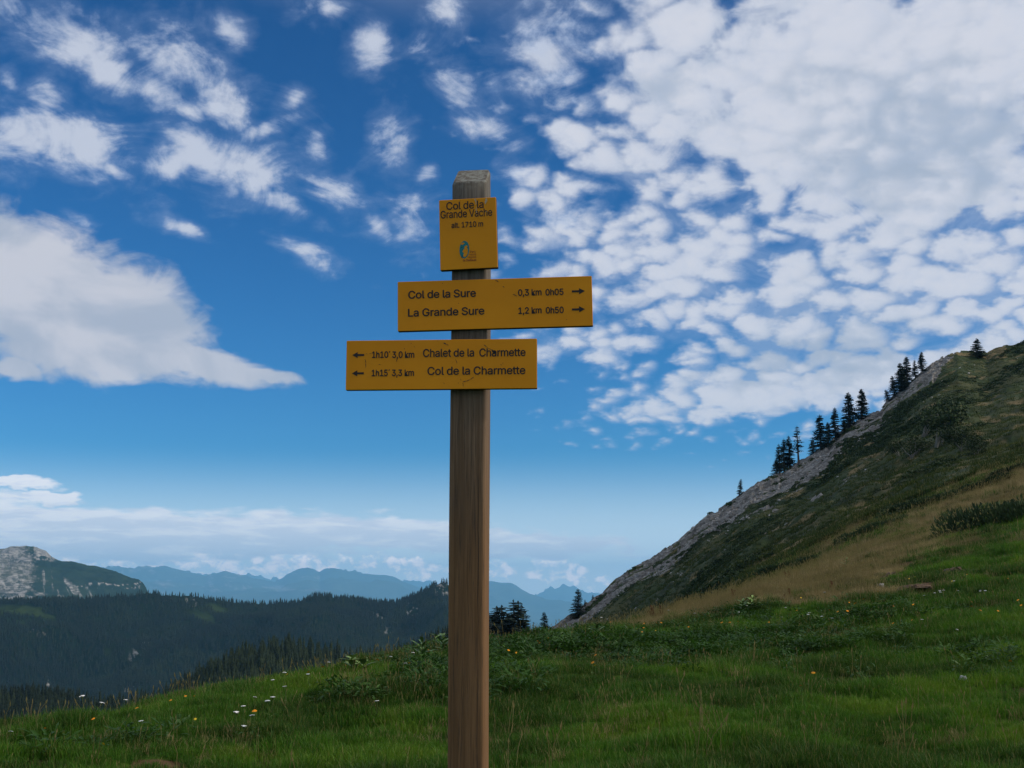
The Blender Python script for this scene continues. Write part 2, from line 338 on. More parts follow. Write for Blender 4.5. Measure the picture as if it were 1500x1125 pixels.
def ground_material():
    m, g, p = newmat('meadow_soil_and_turf'); o = objco(g)
    n1 = g.noise(o, .55, 5, .6); n2 = g.noise(o, 6, 5, .65); n3 = g.noise(o, .12, 3, .5)
    green = g.mix(g.step(g.m('ADD', n1, g.m('MULTIPLY', g.m('SUBTRACT', n2, .5), .6)), .35, .68), (.022, .052, .008), (.050, .088, .012))
    dry = g.mix(n2, (.09, .07, .026), (.15, .115, .05))
    f = g.step(g.m('ADD', attr(g, 'dry'), g.m('MULTIPLY', g.m('SUBTRACT', n2, .5), .6)), .3, .75)
    c_ = g.mix(f, green, dry)
    soil = g.mix(n2, (.055, .034, .020), (.13, .085, .05))
    c_ = g.mix(g.step(attr(g, 'soil'), .35, .7), c_, soil)
    g.L(c_, p.inputs['Base Color']); p.inputs['Specular IOR Level'].default_value = .03; p.inputs['Roughness'].default_value = 1; bump(g, p, n2, .6, .08); return m

def hill_material():
    m, g, p = newmat('hillside_turf_and_limestone'); o = objco(g)
    n1 = g.noise(o, .05, 5, .6); n2 = g.noise(o, .35, 6, .65); n3 = g.noise(o, 1.6, 5, .65); n4 = g.noise(o, .16, 4, .6)
    gr = g.mix(g.step(n2, .38, .66), (.017, .033, .005), (.034, .052, .009))
    gr = g.mix(g.step(n4, .50, .66), gr, (.014, .024, .005))
    gr = g.mix(g.step(n1, .48, .68, 0, .7), gr, (.075, .072, .022))
    dry = g.mix(n3, (.13, .095, .036), (.20, .15, .066))
    gr = g.mix(g.step(g.m('ADD', attr(g, 'dry'), g.m('MULTIPLY', g.m('SUBTRACT', n2, .5), 1.2)), .35, .8), gr, dry)
    st = g.noise(g.v('MULTIPLY', o, (.5, .5, 2.6)), 1.1, 6, .7)
    rk = ramp(g, g.m('ADD', g.m('MULTIPLY', st, .6), g.m('MULTIPLY', n3, .4)), (.34, (.035, .033, .028)), (.46, (.13, .122, .11)), (.55, (.25, .238, .22)), (.70, (.38, .365, .34)))
    rk = g.mix(g.step(n2, .56, .7, 0, .55), rk, (.05, .052, .03))
    c_ = g.mix(g.step(g.m('ADD', attr(g, 'rock'), g.m('MULTIPLY', g.m('SUBTRACT', n3, .5), .8)), .38, .62), gr, rk)
    g.L(c_, p.inputs['Base Color']); bump(g, p, g.m('ADD', st, n3), .55, .35); return m

def simple(name, a, b, scale=5, rough=.85, spec=.25, inst=None, var=.5, trans=0):
    m, g, p = newmat(name); n = g.noise(objco(g), scale, 4, .6)
    c_ = g.mix(g.step(n, .35, .65), a, b)
    rnd = g.n('ShaderNodeObjectInfo').outputs['Random']
    c_ = g.mix(1.0, c_, g.n('ShaderNodeCombineXYZ', {0: g.step(rnd, 0, 1, 1-var*.5, 1+var*.5), 1: g.step(rnd, 0, 1, 1-var*.4, 1+var*.4), 2: g.step(rnd, 0, 1, 1-var*.3, 1+var*.5)}).outputs[0], 'MULTIPLY')
    g.L(c_, p.inputs['Base Color']); p.inputs['Roughness'].default_value = rough; p.inputs['Specular IOR Level'].default_value = spec
    return m

def blade_material(name, cols, tip, rough=.6, trans=0, dead=.8):   # tint of each instanced tuft comes with the instance
    m, g, p = newmat(name)
    t = g.n('ShaderNodeAttribute', attribute_name='tint', attribute_type='INSTANCER').outputs['Fac']
    h = g.n('ShaderNodeSeparateXYZ', {0: objco(g)}).outputs[2]
    c_ = ramp(g, t, *cols)
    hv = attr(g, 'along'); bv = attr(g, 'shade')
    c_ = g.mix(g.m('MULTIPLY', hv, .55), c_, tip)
    c_ = g.mix(g.step(bv, .80, 1.0, 0, dead), c_, (.24, .20, .07))
    g.L(c_, p.inputs['Base Color']); p.inputs['Roughness'].default_value = rough; p.inputs['Specular IOR Level'].default_value = .2
    if trans:
        tl = g.n('ShaderNodeBsdfTranslucent', {0: c_}); mx = g.n('ShaderNodeMixShader', {0: trans, 1: p.outputs[0], 2: tl.outputs[0]})
        g.L(mx.outputs[0], m.node_tree.nodes['Material Output'].inputs[0])
    return m

M = {}
M['ground'] = ground_material(); M['hill'] = hill_material()
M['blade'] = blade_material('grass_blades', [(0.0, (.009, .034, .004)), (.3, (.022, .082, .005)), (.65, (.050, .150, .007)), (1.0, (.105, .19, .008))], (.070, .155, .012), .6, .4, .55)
M['olive'] = blade_material('olive_slope_grass', [(0.0, (.012, .027, .003)), (.55, (.027, .052, .006)), (1.0, (.072, .084, .014))], (.045, .066, .010), .8, .2, .5)
M['straw'] = blade_material('dry_grass_blades', [(0.0, (.07, .065, .02)), (.4, (.18, .135, .05)), (1.0, (.36, .28, .13))], (.30, .23, .11), .6, .3)
M['weed'] = blade_material('broad_weed_leaves', [(0.0, (.014, .046, .006)), (.6, (.030, .088, .009)), (1.0, (.066, .135, .014))], (.044, .098, .014), .5, .3)
M['heath'] = blade_material('low_shrub_leaves', [(0.0, (.010, .024, .005)), (.6, (.020, .042, .008)), (1.0, (.04, .060, .011))], (.026, .048, .009))
M['needles'] = simple('spruce_needles', (.010, .022, .012), (.022, .040, .018), 3, .8)
M['bark'] = simple('spruce_bark', (.05, .042, .036), (.10, .085, .07), 8)
M['juniper'] = simple('juniper_foliage', (.016, .034, .012), (.036, .060, .018), 2.2)
M['leaf'] = simple('broadleaf_foliage', (.018, .036, .010), (.038, .060, .014), .8)
M['palebark'] = simple('pale_tree_bark', (.12, .12, .10), (.22, .21, .18), 3)
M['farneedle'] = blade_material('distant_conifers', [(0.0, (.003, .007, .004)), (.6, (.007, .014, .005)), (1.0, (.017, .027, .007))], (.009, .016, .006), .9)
M['orange'] = simple('orange_petals', (.75, .26, .01), (.80, .34, .01), 20, .6)
M['yellow'] = simple('yellow_petals', (.70, .45, .02), (.75, .5, .03), 20, .6)
M['white'] = simple('white_florets', (.62, .62, .56), (.72, .72, .68), 20, .6)
M['stem'] = simple('green_stem', (.05, .09, .02), (.08, .12, .03), 9)
M['paleleaf'] = simple('pale_green_leaf', (.12, .20, .045), (.20, .29, .07), 6, .5)
M['midleaf'] = simple('mid_green_leaf', (.06, .12, .03), (.10, .17, .045), 6, .5)
M['rust'] = simple('rusty_seed_heads', (.075, .022, .012), (.12, .038, .018), 9)
M['stone'] = simple('pale_limestone', (.30, .29, .26), (.46, .44, .40), 3)
M['soil'] = simple('dug_up_soil', (.07, .042, .024), (.17, .11, .065), 14)

# ------------------------------------------------------------------ the near ground
def polar(name, az, rr, zf, mat, kind='structure'):
    A_, R_ = np.meshgrid(az, rr); z, at_ = zf(A_, R_)
    V = np.stack([R_*np.sin(A_), R_*np.cos(A_), z], -1).reshape(-1, 3)
    me = mesh(name, V, grid_faces(len(rr), len(az))[:, ::-1], mat, True)
    for k, v in at_.items(): fattr(me, k, v)
    return tag(link(name, me), kind=kind)
PX = lambda a: 750 + F*np.tan(a)       # approximate photograph column of an azimuth
def dryness(a, r, x, y):
    px = PX(a); P0 = [900, 1000, 1100, 1200, 1300, 1400, 1500, 1620]
    r0 = np.interp(px, P0, [30, 33, 35, 36, 37, 45, 56, 64]); r1 = np.interp(px, P0, [44, 50, 56, 66, 74, 84, 98, 106])
    w = (fbm(x/7, y/7, 4, .55, 82)-.5)*22
    d = ss(px, 900, 1020)*ss(r+w*.35, r0-3, r0+5)*(1-ss(r+w, r1-6, r1+8))
    d = d*(-.12+1.30*fbm(x/4, y/7, 5, .6, 81)) + .42*ss(fbm(x/4, y/7, 4, .55, 83), .52, .68)*ss(r, 24, 34)*ss(px, 950, 1200) + .30*ss(r, r0*.75, r0)*ss(px, 900, 1060)*ss(fbm(x/2, y/2, 3, .5, 84), .4, .7)
    d = d + .22*ss(px, 850, 900)*ss(r, 27, 33)*(1-ss(px, 1000, 1100))
    crest = .5*ss(fbm(x/1.5, y/1.5, 3, .5, 85), .5, .75)
    return np.clip(d + crest*.5, 0, 1)
SOILS = [(50,1121,.5),(228,1116,.5),(400,1118,.7),(1268,1000,.9),(1405,840,1.1),(1325,825,.7),(1340,862,1.3),(1470,818,.7),(1490,1010,.7),(620,1112,.6),(1095,905,.9),(1310,842,1.0)]
def hit(px, py):                       # where the line of sight through a point of the photograph meets the near ground
    a, e = pix(px, py); a = float(a); e = float(e)
    r = np.linspace(7, 109, 4000); z = near_z(r*math.sin(a), r*math.cos(a))
    el = np.arctan2(z-EYE, r); k = np.nonzero(el >= e)[0]
    if len(k): rr = r[k[0]]
    else: rr = r[int(np.argmax(np.where(r < 60, el, -9)))]
    return rr*math.sin(a), rr*math.cos(a), rr, a
SOIL_XY = [hit(x, y)[:2] + (w,) for x, y, w in SOILS]
def soilmask(x, y):
    s = np.zeros_like(x)
    for sx, sy, w in SOIL_XY:
        q = np.hypot((x-sx)/w, (y-sy)/(w*.8)) + (fbm(x/.35, y/.35, 3, .6, 91)-.5)*1.4
        s = np.maximum(s, 1-ss(q, .25, .75))
    return s
az = np.concatenate([np.linspace(-math.pi, -.56, 50)[:-1], np.linspace(-.56, .56, 620), np.linspace(.56, math.pi, 50)[1:]])
rr = np.concatenate([[0.3], np.linspace(1, 9.5, 18), np.linspace(9.8, 34, 300), np.linspace(34.3, 62, 150), np.linspace(62.5, 110, 110)])
def zg(a, r):
    x, y = r*np.sin(a), r*np.cos(a)
    s = soilmask(x, y)
    return near_z(x, y) - .04*s, {'dry': dryness(a, r, x, y), 'soil': s}
polar('ground', az, rr, zg, M['ground'])

# ------------------------------------------------------------------ the hillside with its limestone edge, and the wooded slope it falls away to
az = np.concatenate([np.linspace(-.62, -.02, 90)[:-1], np.linspace(-.02, .44, 980), np.linspace(.44, .62, 60)[1:]])
tt = np.concatenate([np.linspace(0, .70, 150), np.linspace(.702, 1.0, 240)])
A_, T_ = np.meshgrid(az, tt)
Rr = 110 + (ridge_r(A_)-110)*T_
z, rk_, dep_ = hill(A_.ravel(), Rr.ravel())
x, y = Rr.ravel()*np.sin(A_.ravel()), Rr.ravel()*np.cos(A_.ravel())
z = z + (near_z(109.99*np.sin(A_.ravel()), 109.99*np.cos(A_.ravel())) - base_z(A_.ravel(), np.full(A_.size, 109.99)))*(1-ss(Rr.ravel(), 110, 130))
n0 = len(z)
back_r = np.array([1, 3, 8, 20, 60, 140.])
A2, B2 = np.meshgrid(az, back_r); R2 = ridge_r(A2)+B2
z2, k2, d2 = hill(A2.ravel(), R2.ravel())
V = np.concatenate([np.stack([x, y, z], -1), np.stack([R2.ravel()*np.sin(A2.ravel()), R2.ravel()*np.cos(A2.ravel()), z2], -1)])
me = mesh('hillside', V, grid_faces(len(tt)+len(back_r), len(az))[:, ::-1], M['hill'], True)
dr = dryness(A_.ravel(), Rr.ravel(), x, y)*1.0
dr = np.maximum(dr, ss(fbm(x/30, y/16, 4, .6, 87), .52, .68)*.75*(1-ss(Rr.ravel(), 130, 230)))
fattr(me, 'rock', np.concatenate([rk_, k2])); fattr(me, 'dry', np.concatenate([dr, d2*0]))
tag(link('hillside', me), kind='structure')

def hill_point(px, r): 
    a = float(pix(px, 700)[0]); z = float(hill(np.array([a]), np.array([float(r)]))[0][0])
    return Vector((r*math.sin(a), r*math.cos(a), z))
def hill_hit(px, py):
    a, e = pix(px, py); a = float(a); e = float(e)
    rmax = float(ridge_r(np.array([a]))[0]); r = np.linspace(111, rmax, 1500)
    z = hill(np.full_like(r, a), r)[0]; el = np.arctan2(z-EYE, r); k = np.nonzero(el >= e)[0]
    r0 = r[k[0]] if len(k) else rmax
    z0 = float(hill(np.array([a]), np.array([r0]))[0][0])
    return Vector((r0*math.sin(a), r0*math.cos(a), z0)), r0

# ------------------------------------------------------------------ far country: heightfields seen one behind the other
def far_range(name, sil, r_top, r_bot, y_bot, mat, amp, ns, cols=600, rows=90, seed=1, rampow=1.0, back=.25, attrs=None, ridge=0.0, relief=.5):
    sa = np.array([float(pix(*p_)[0]) for p_ in sil]); se = np.array([float(pix(*p_)[1]) for p_ in sil])
    a = np.linspace(sa[0], sa[-1], cols); e = np.interp(a, sa, se)
    t = np.concatenate([np.linspace(0, 1, rows), [1.06, 1.3, 1.8]])
    A_, T_ = np.meshgrid(a, t); E_ = np.broadcast_to(e, A_.shape)
    R_ = r_bot + (r_top-r_bot)*T_; x, y = R_*np.sin(A_), R_*np.cos(A_)
    zb = EYE + r_bot*math.tan(float(pix(400, y_bot)[1])); zt = EYE + r_top*np.tan(E_)
    Tc = np.clip(T_, 0, 1)
    z = zb + (zt-zb)*Tc**rampow
    n = fbm(x/ns, y/ns, 6, .55, seed); rg = 1-np.abs(2*fbm(x/ns*1.3+4, y/ns*1.3, 5, .5, seed+3)-1)
    prof_ = np.sin(np.clip(Tc, 0, 1)*math.pi*.97)**.8
    z = z + amp*((n-.5)*1.6 + (rg-.6)*relief*2)*prof_ + ridge*(fbm(A_*F/9, A_*0+seed, 4, .6, seed+9)-.5)*ss(Tc, .93, 1)
    z = np.where(T_ > 1, z - (T_-1)*(r_top-r_bot)*back*2, z)
    V = np.stack([x, y, z], -1).reshape(-1, 3)
    me = mesh(name, V, grid_faces(len(t), cols)[:, ::-1], mat, True)
    if attrs: 
        for k, v in attrs(A_, T_, x, y, z).items(): fattr(me, k, v)
    o = tag(link(name, me), kind='structure')
    return o, (A_, T_, x, y, z)
def row_of(x, y, z):
    c, s = math.cos(PITCH), math.sin(PITCH); Z = z-EYE
    f = y*c + Z*s; return 750 + F*x/f, 562.5 - F*(Z*c - y*s)/f

def forest_floor(name, a, b, rock=(.26, .25, .23), sc=.006, spk=1.1):
    m, g, p = newmat(name); o = objco(g); n = g.noise(o, sc, 6, .62); n2 = g.noise(o, sc*9, 5, .65)
    c_ = g.mix(g.step(g.m('ADD', n, g.m('MULTIPLY', g.m('SUBTRACT', n2, .5), .7)), .38, .66), a, b)
    c_ = g.mix(g.step(g.m('ADD', attr(g, 'pasture'), g.m('MULTIPLY', g.m('SUBTRACT', n2, .5), .6)), .25, .75, 0, .85), c_, (.030, .046, .013))
    n3 = g.noise(g.v('MULTIPLY', o, (1, 1, 4.5)), sc*14, 5, .65)
    rk = g.mix(g.step(n3, .36, .62), tuple(v*.28 for v in rock), rock)
    c_ = g.mix(g.step(g.m('ADD', attr(g, 'rock'), g.m('MULTIPLY', g.m('SUBTRACT', n2, .5), spk)), .32, .85), c_, rk)
    g.L(c_, p.inputs['Base Color']); p.inputs['Roughness'].default_value = 1; p.inputs['Specular IOR Level'].default_value = 0; return m
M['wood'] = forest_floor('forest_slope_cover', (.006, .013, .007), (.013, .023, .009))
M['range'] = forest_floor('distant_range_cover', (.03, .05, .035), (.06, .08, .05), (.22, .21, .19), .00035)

def blob2(px, py, lst):
    s = np.zeros_like(px)
    for x, y, rx, ry, rot in lst:
        c, s_ = math.cos(R(rot)), math.sin(R(rot)); dx_, dy_ = px-x, py-y
        s = np.maximum(s, 1-np.hypot((dx_*c+dy_*s_)/rx, (-dx_*s_+dy_*c)/ry)*.5)
    return np.clip(s, 0, 1)
MID = [(-330,880),(-150,886),(0,889),(60,888),(115,881),(170,875),(215,871),(260,872),(300,875),(330,881),(400,885),(440,883),(470,877),(510,881),(560,886),(590,883),(615,871),(636,860),(645,857),(652,857),(658,862),(690,885),(730,912),(800,945),(900,980)]
def midattr(A_, T_, x, y, z):
    px, py = row_of(x, y, z)
    rock = blob2(px, py, [(198,962,10,16,20),(212,940,7,12,0),(72,1002,5,9,0),(270,879,26,4,5),(283,885,10,5,0),(555,903,16,4,35),(568,925,8,9,40),(604,895,14,16,-20),(648,864,15,12,0),(640,930,22,6,-15),(40,920,16,4,20),(60,930,9,4,0),(212,995,5,5,0),(190,1008,12,7,-20)])
    rock = rock*ss(fbm(px/3.2, py/4.5, 4, .65, 5), .38, .58)*.9
    past = blob2(px, py, [(25,893,45,7,3),(60,900,22,6,20),(320,893,16,8,20),(300,905,22,10,20)])
    return {'rock': rock, 'pasture': past*(.5+.8*fbm(px/14, py/9, 3, .6, 8))}
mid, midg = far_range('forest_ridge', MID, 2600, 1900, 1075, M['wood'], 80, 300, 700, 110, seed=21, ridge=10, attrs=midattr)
NEAR = [(-330,1034),(-150,1032),(0,1030),(60,1026),(100,1033),(170,1040),(225,1033),(270,1008),(310,984),(350,966),(385,956),(430,952),(480,957),(520,966),(570,964),(605,952),(640,938),(670,932),(720,942),(780,950),(860,985)]
zero = lambda A_, T_, x, y, z: {'rock': x*0, 'pasture': x*0}
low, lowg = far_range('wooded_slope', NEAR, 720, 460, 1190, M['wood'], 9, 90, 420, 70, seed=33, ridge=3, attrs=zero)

LEFT = [(-330,822),(-200,830),(-80,815),(-20,806),(0,804),(20,801),(38,800),(55,804),(66,808),(76,817),(90,822),(105,824),(125,829),(145,832),(170,838),(190,846),(203,850),(209,856),(214,866),(217,880),(222,900),(240,930)]
def lattr(A_, T_, x, y, z):
    px, py = row_of(x, y, z)
    wx = px+(fbm(px/11, py/11, 4, .6, 71)-.5)*22; wy = py+(fbm(px/13+5, py/9, 4, .6, 72)-.5)*12
    n = fbm(wx/9, wy/1.3, 4, .55, 3); n2 = fbm(px/3, py/3, 4, .65, 4); n3 = fbm(px/20, py/10, 4, .6, 6)
    cliff = ss(62-wx+(n3-.5)*50, -14, 24)*ss(n*.8+n2*.2, .30, .56)*(1-ss(py, 876, 884))
    cliff *= 1-.4*ss(fbm(px/9, py/6, 3, .6, 8), .52, .66)
    d = (wx-52)*.66-(wy-826); dn = fbm((px-60)/(6+np.abs(py-825)*.15)*1.0, (px+py)/60, 4, .6, 11)
    fan = ss(dn, .45, .57)*ss(px, 52, 66)*(1-ss(px-(py-826)*1.9, 45, 75))*ss(py, 824, 834)*(1-ss(py, 870, 886))*(.4+.9*n2)
    top = ss(824-wy, -3, 5)*(px < 84)*ss(n2*.5+n3*.5, .32, .50)
    by = 857+3*np.sin(px/13)-ss(px, 150, 212)*4+(fbm(px/8, px*0, 3, .6, 9)-.5)*5
    band = np.exp(-((py-by)/1.5)**2)*(px > 112)*ss(n2, .36, .55) + np.exp(-((py-by-6)/4.0)**2)*ss(n*.5+n2*.5, .50, .62)*(px > 118)*.8
    base_ = ss(66-wx+(n3-.5)*40, -10, 30)*(1-ss(py, 868, 882))*(.50+.25*n)
    rock = np.maximum.reduce([base_, cliff*.85, fan*.8, top*.8, band*.95])
    past = ss(n3, .42, .6)*ss(850-wy, 0, 7)*(px > 84)*.55 + .4*ss(n3, .5, .65)*(px < 110)*ss(870-py, 0, 10)
    return {'rock': np.clip(rock, 0, 1)*.9, 'pasture': past}
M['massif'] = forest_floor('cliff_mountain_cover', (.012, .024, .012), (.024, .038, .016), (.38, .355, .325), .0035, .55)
lm, _ = far_range('cliff_mountain', LEFT, 6000, 4700, 905, M['massif'], 70, 520, 620, 150, seed=45, ridge=11, attrs=lattr, relief=.9)

FARA = [(-500,840),(-150,835),(100,838),(160,832),(178,830),(195,834),(207,832),(222,835),(240,833),(262,838),(285,842),(300,846),(330,838),(352,842),(372,847),(395,850),(411,851),(424,841),(436,836),(449,834),(459,836),(468,841),(476,835),(486,833),(500,834),(512,837),(540,842),(575,848),(600,857),(625,866),(650,873),(668,870),(690,860),(705,855),(720,855),(735,858),(750,860),(762,868),(780,878),(800,888),(830,893),(900,905),(1000,920),(1300,930)]
def rattr(A_, T_, x, y, z):
    px, py = row_of(x, y, z)
    n = fbm(px/14, py/5, 5, .6, 13)
    rock = ss(n, .55, .68)*(px < 470)*ss(T_, .2, .6)*.85 + ss(fbm(px/6, py/3, 3, .6, 15), .55, .7)*ss(T_, .8, .95)*(px < 330)
    rock = np.maximum(rock, blob2(px, py, [(467,866,22,3,4),(415,862,20,4,6),(240,856,14,4,10)]))
    return {'rock': np.clip(rock, 0, 1), 'pasture': ss(n, .4, .52)*.5}
far_range('blue_mountain_range', FARA, 35000, 22000, 925, M['range'], 480, 4900, 700, 80, seed=57, ridge=190, attrs=rattr, relief=.8)
FARB = [(-500,835),(-150,838),(150,836),(250,834),(290,838),(350,846),(380,843),(400,848),(440,846),(520,845),(540,842),(555,847),(575,852),(595,855),(612,852),(625,851),(640,854),(655,862),(700,872),(740,880),(765,882),(785,872),(800,866),(815,862),(828,857),(838,862),(855,868),(900,876),(1000,885),(1300,890)]
far_range('faint_alpine_range', FARB, 45000, 40000, 905, M['range'], 300, 2600, 600, 40, seed=63, ridge=420, attrs=rattr, relief=.8)
# the plain under everything, out to the horizon
k = 96; rings = [60, 400, 1500, 5000, 14000, 30000, 46000]; zz = [-75, -260, -420, -760, -1150, -1250, -1260]
V = [(r_*math.sin(2*math.pi*i/k), r_*math.cos(2*math.pi*i/k), z_) for r_, z_ in zip(rings, zz) for i in range(k)] + [(0, 0, -75)]
Fc = [(j*k+i, (j+1)*k+i, (j+1)*k+(i+1) % k, j*k+(i+1) % k) for j in range(len(rings)-1) for i in range(k)] + [(len(V)-1, i, (i+1) % k) for i in range(k)]
M['valley'] = forest_floor('pale_valley_bounce', (.08, .11, .05), (.17, .18, .10), (.3, .3, .28), .0004)  # hidden floor, colour lightened to throw light up into the haze
me = mesh('valley_floor', V, Fc, M['valley'], True); fattr(me, 'rock', [0]*len(V)); fattr(me, 'pasture', [0.3]*len(V))
tag(link('valley_floor', me), kind='structure')

# ------------------------------------------------------------------ air
def haze_box():
    x0, x1, y0, y1, z0, z1 = -47000, 47000, -47000, 47000, -1262, 1050
    V = [(x, y, z) for z in (z0, z1) for y in (y0, y1) for x in (x0, x1)]
    me = mesh('haze', V, [(0, 2, 3, 1), (4, 5, 7, 6), (0, 1, 5, 4), (2, 6, 7, 3), (0, 4, 6, 2), (1, 3, 7, 5)])
    m = bpy.data.materials.new('haze'); m.use_nodes = True; nt = m.node_tree; nt.nodes.clear()
    pv = nt.nodes.new('ShaderNodeVolumePrincipled'); out_ = nt.nodes.new('ShaderNodeOutputMaterial')
    pv.inputs['Color'].default_value = (.27, .64, 1.0, 1); pv.inputs['Density'].default_value = HAZE
    pv.inputs['Absorption Color'].default_value = (0, 0, 0, 1); pv.inputs['Anisotropy'].default_value = 0.0
    nt.links.new(pv.outputs[0], out_.inputs['Volume']); me.materials.append(m)
    tag(link('haze', me), kind='stuff')
HAZE = 4.1e-5
haze_box()

# ------------------------------------------------------------------ small geometry kit
class MB:
    def __init__(s): s.V, s.F, s.M, s.A = [], [], [], []
    def add(s, V, Fc, mi=0, along=None):
        k = len(s.V); s.V += [tuple(v) for v in V]; s.F += [tuple(k+i for i in f) for f in Fc]; s.M += [mi]*len(Fc)
        s.A += list(along) if along is not None else [0.0]*len(V)
    def tube(s, p, q, r0, r1, n=5, mi=0, cap=False):
        p, q = Vector(p), Vector(q); d = (q-p).normalized(); u = d.orthogonal().normalized(); w = d.cross(u)
        V = [p+(u*math.cos(t)+w*math.sin(t))*r0 for t in [2*math.pi*i/n for i in range(n)]] + [q+(u*math.cos(t)+w*math.sin(t))*r1 for t in [2*math.pi*i/n for i in range(n)]]
        Fc = [(i, (i+1) % n, n+(i+1) % n, n+i) for i in range(n)]
        if cap: Fc.append(tuple(range(n, 2*n)))
        s.add(V, Fc, mi)
    def make(s, name, mats, smooth=False, attrs=None):
        me = mesh(name, np.array(s.V), s.F, mats, smooth)
        me.polygons.foreach_set('material_index', s.M)
        return me
def leaf(mb, base, d, up, L, W, bend=.3, mi=0, n=3, tip=.5):    # ovate leaf with a folded midrib
    d = Vector(d).normalized(); up = Vector(up); side = d.cross(up).normalized(); nrm = side.cross(d)
    V, al = [], []
    for i in range(n+1):
        t = i/n; w = W*math.sin(math.pi*min(1, (t*.86+.07)))**.8 if i < n else 0
        c = Vector(base)+d*L*t+nrm*(-bend*L*t*t)
        V += [c-side*w*.5+nrm*w*.12, c, c+side*w*.5+nrm*w*.12]; al += [t]*3
    Fc = []
    for i in range(n):
        a = i*3; Fc += [(a, a+1, a+4, a+3), (a+1, a+2, a+5, a+4)]
    mb.add(V, Fc, mi, al)

# ------------------------------------------------------------------ ground cover (instances; nobody could count it)
def variants(name, builders):
    c = bpy.data.collections.new(name)
    for i, me in enumerate(builders):
        o = bpy.data.objects.new(name+'_%02d' % i, me); c.objects.link(o)
    return c
def scatter(name, pts, rots, scl, tint, coll, nvar, label=None):
    me = bpy.data.meshes.new(name); P_ = np.asarray(pts, np.float32); me.vertices.add(len(P_)); me.vertices.foreach_set('co', P_.ravel())
    fattr(me, 'scl', scl); fattr(me, 'tint', tint)
    a = me.attributes.new('rot', 'FLOAT_VECTOR', 'POINT'); a.data.foreach_set('vector', np.asarray(rots, np.float32).ravel())
    a = me.attributes.new('idx', 'INT', 'POINT'); a.data.foreach_set('value', RNG.integers(0, nvar, len(P_)).astype(np.int32))
    o = link(name, me)
    ng = bpy.data.node_groups.new(name, 'GeometryNodeTree')
    ng.interface.new_socket('Geometry', in_out='INPUT', socket_type='NodeSocketGeometry'); ng.interface.new_socket('Geometry', in_out='OUTPUT', socket_type='NodeSocketGeometry')
    N, L = ng.nodes.new, ng.links.new
    gi, go, ip, ci = N('NodeGroupInput'), N('NodeGroupOutput'), N('GeometryNodeInstanceOnPoints'), N('GeometryNodeCollectionInfo')
    ci.inputs['Collection'].default_value = coll; ci.inputs['Separate Children'].default_value = True; ci.inputs['Reset Children'].default_value = True
    L(gi.outputs[0], ip.inputs['Points']); L(ci.outputs[0], ip.inputs['Instance']); ip.inputs['Pick Instance'].default_value = True
    for nm, ty, sock in (('idx', 'INT', 'Instance Index'), ('rot', 'FLOAT_VECTOR', 'Rotation'), ('scl', 'FLOAT', 'Scale')):
        na = N('GeometryNodeInputNamedAttribute'); na.data_type = ty; na.inputs[0].default_value = nm
        L([s_ for s_ in na.outputs if s_.enabled][0], ip.inputs[sock])
    L(ip.outputs[0], go.inputs[0])
    md = o.modifiers.new('scatter', 'NODES'); md.node_group = ng
    if label: o['label'] = label
    return tag(o, kind='stuff')

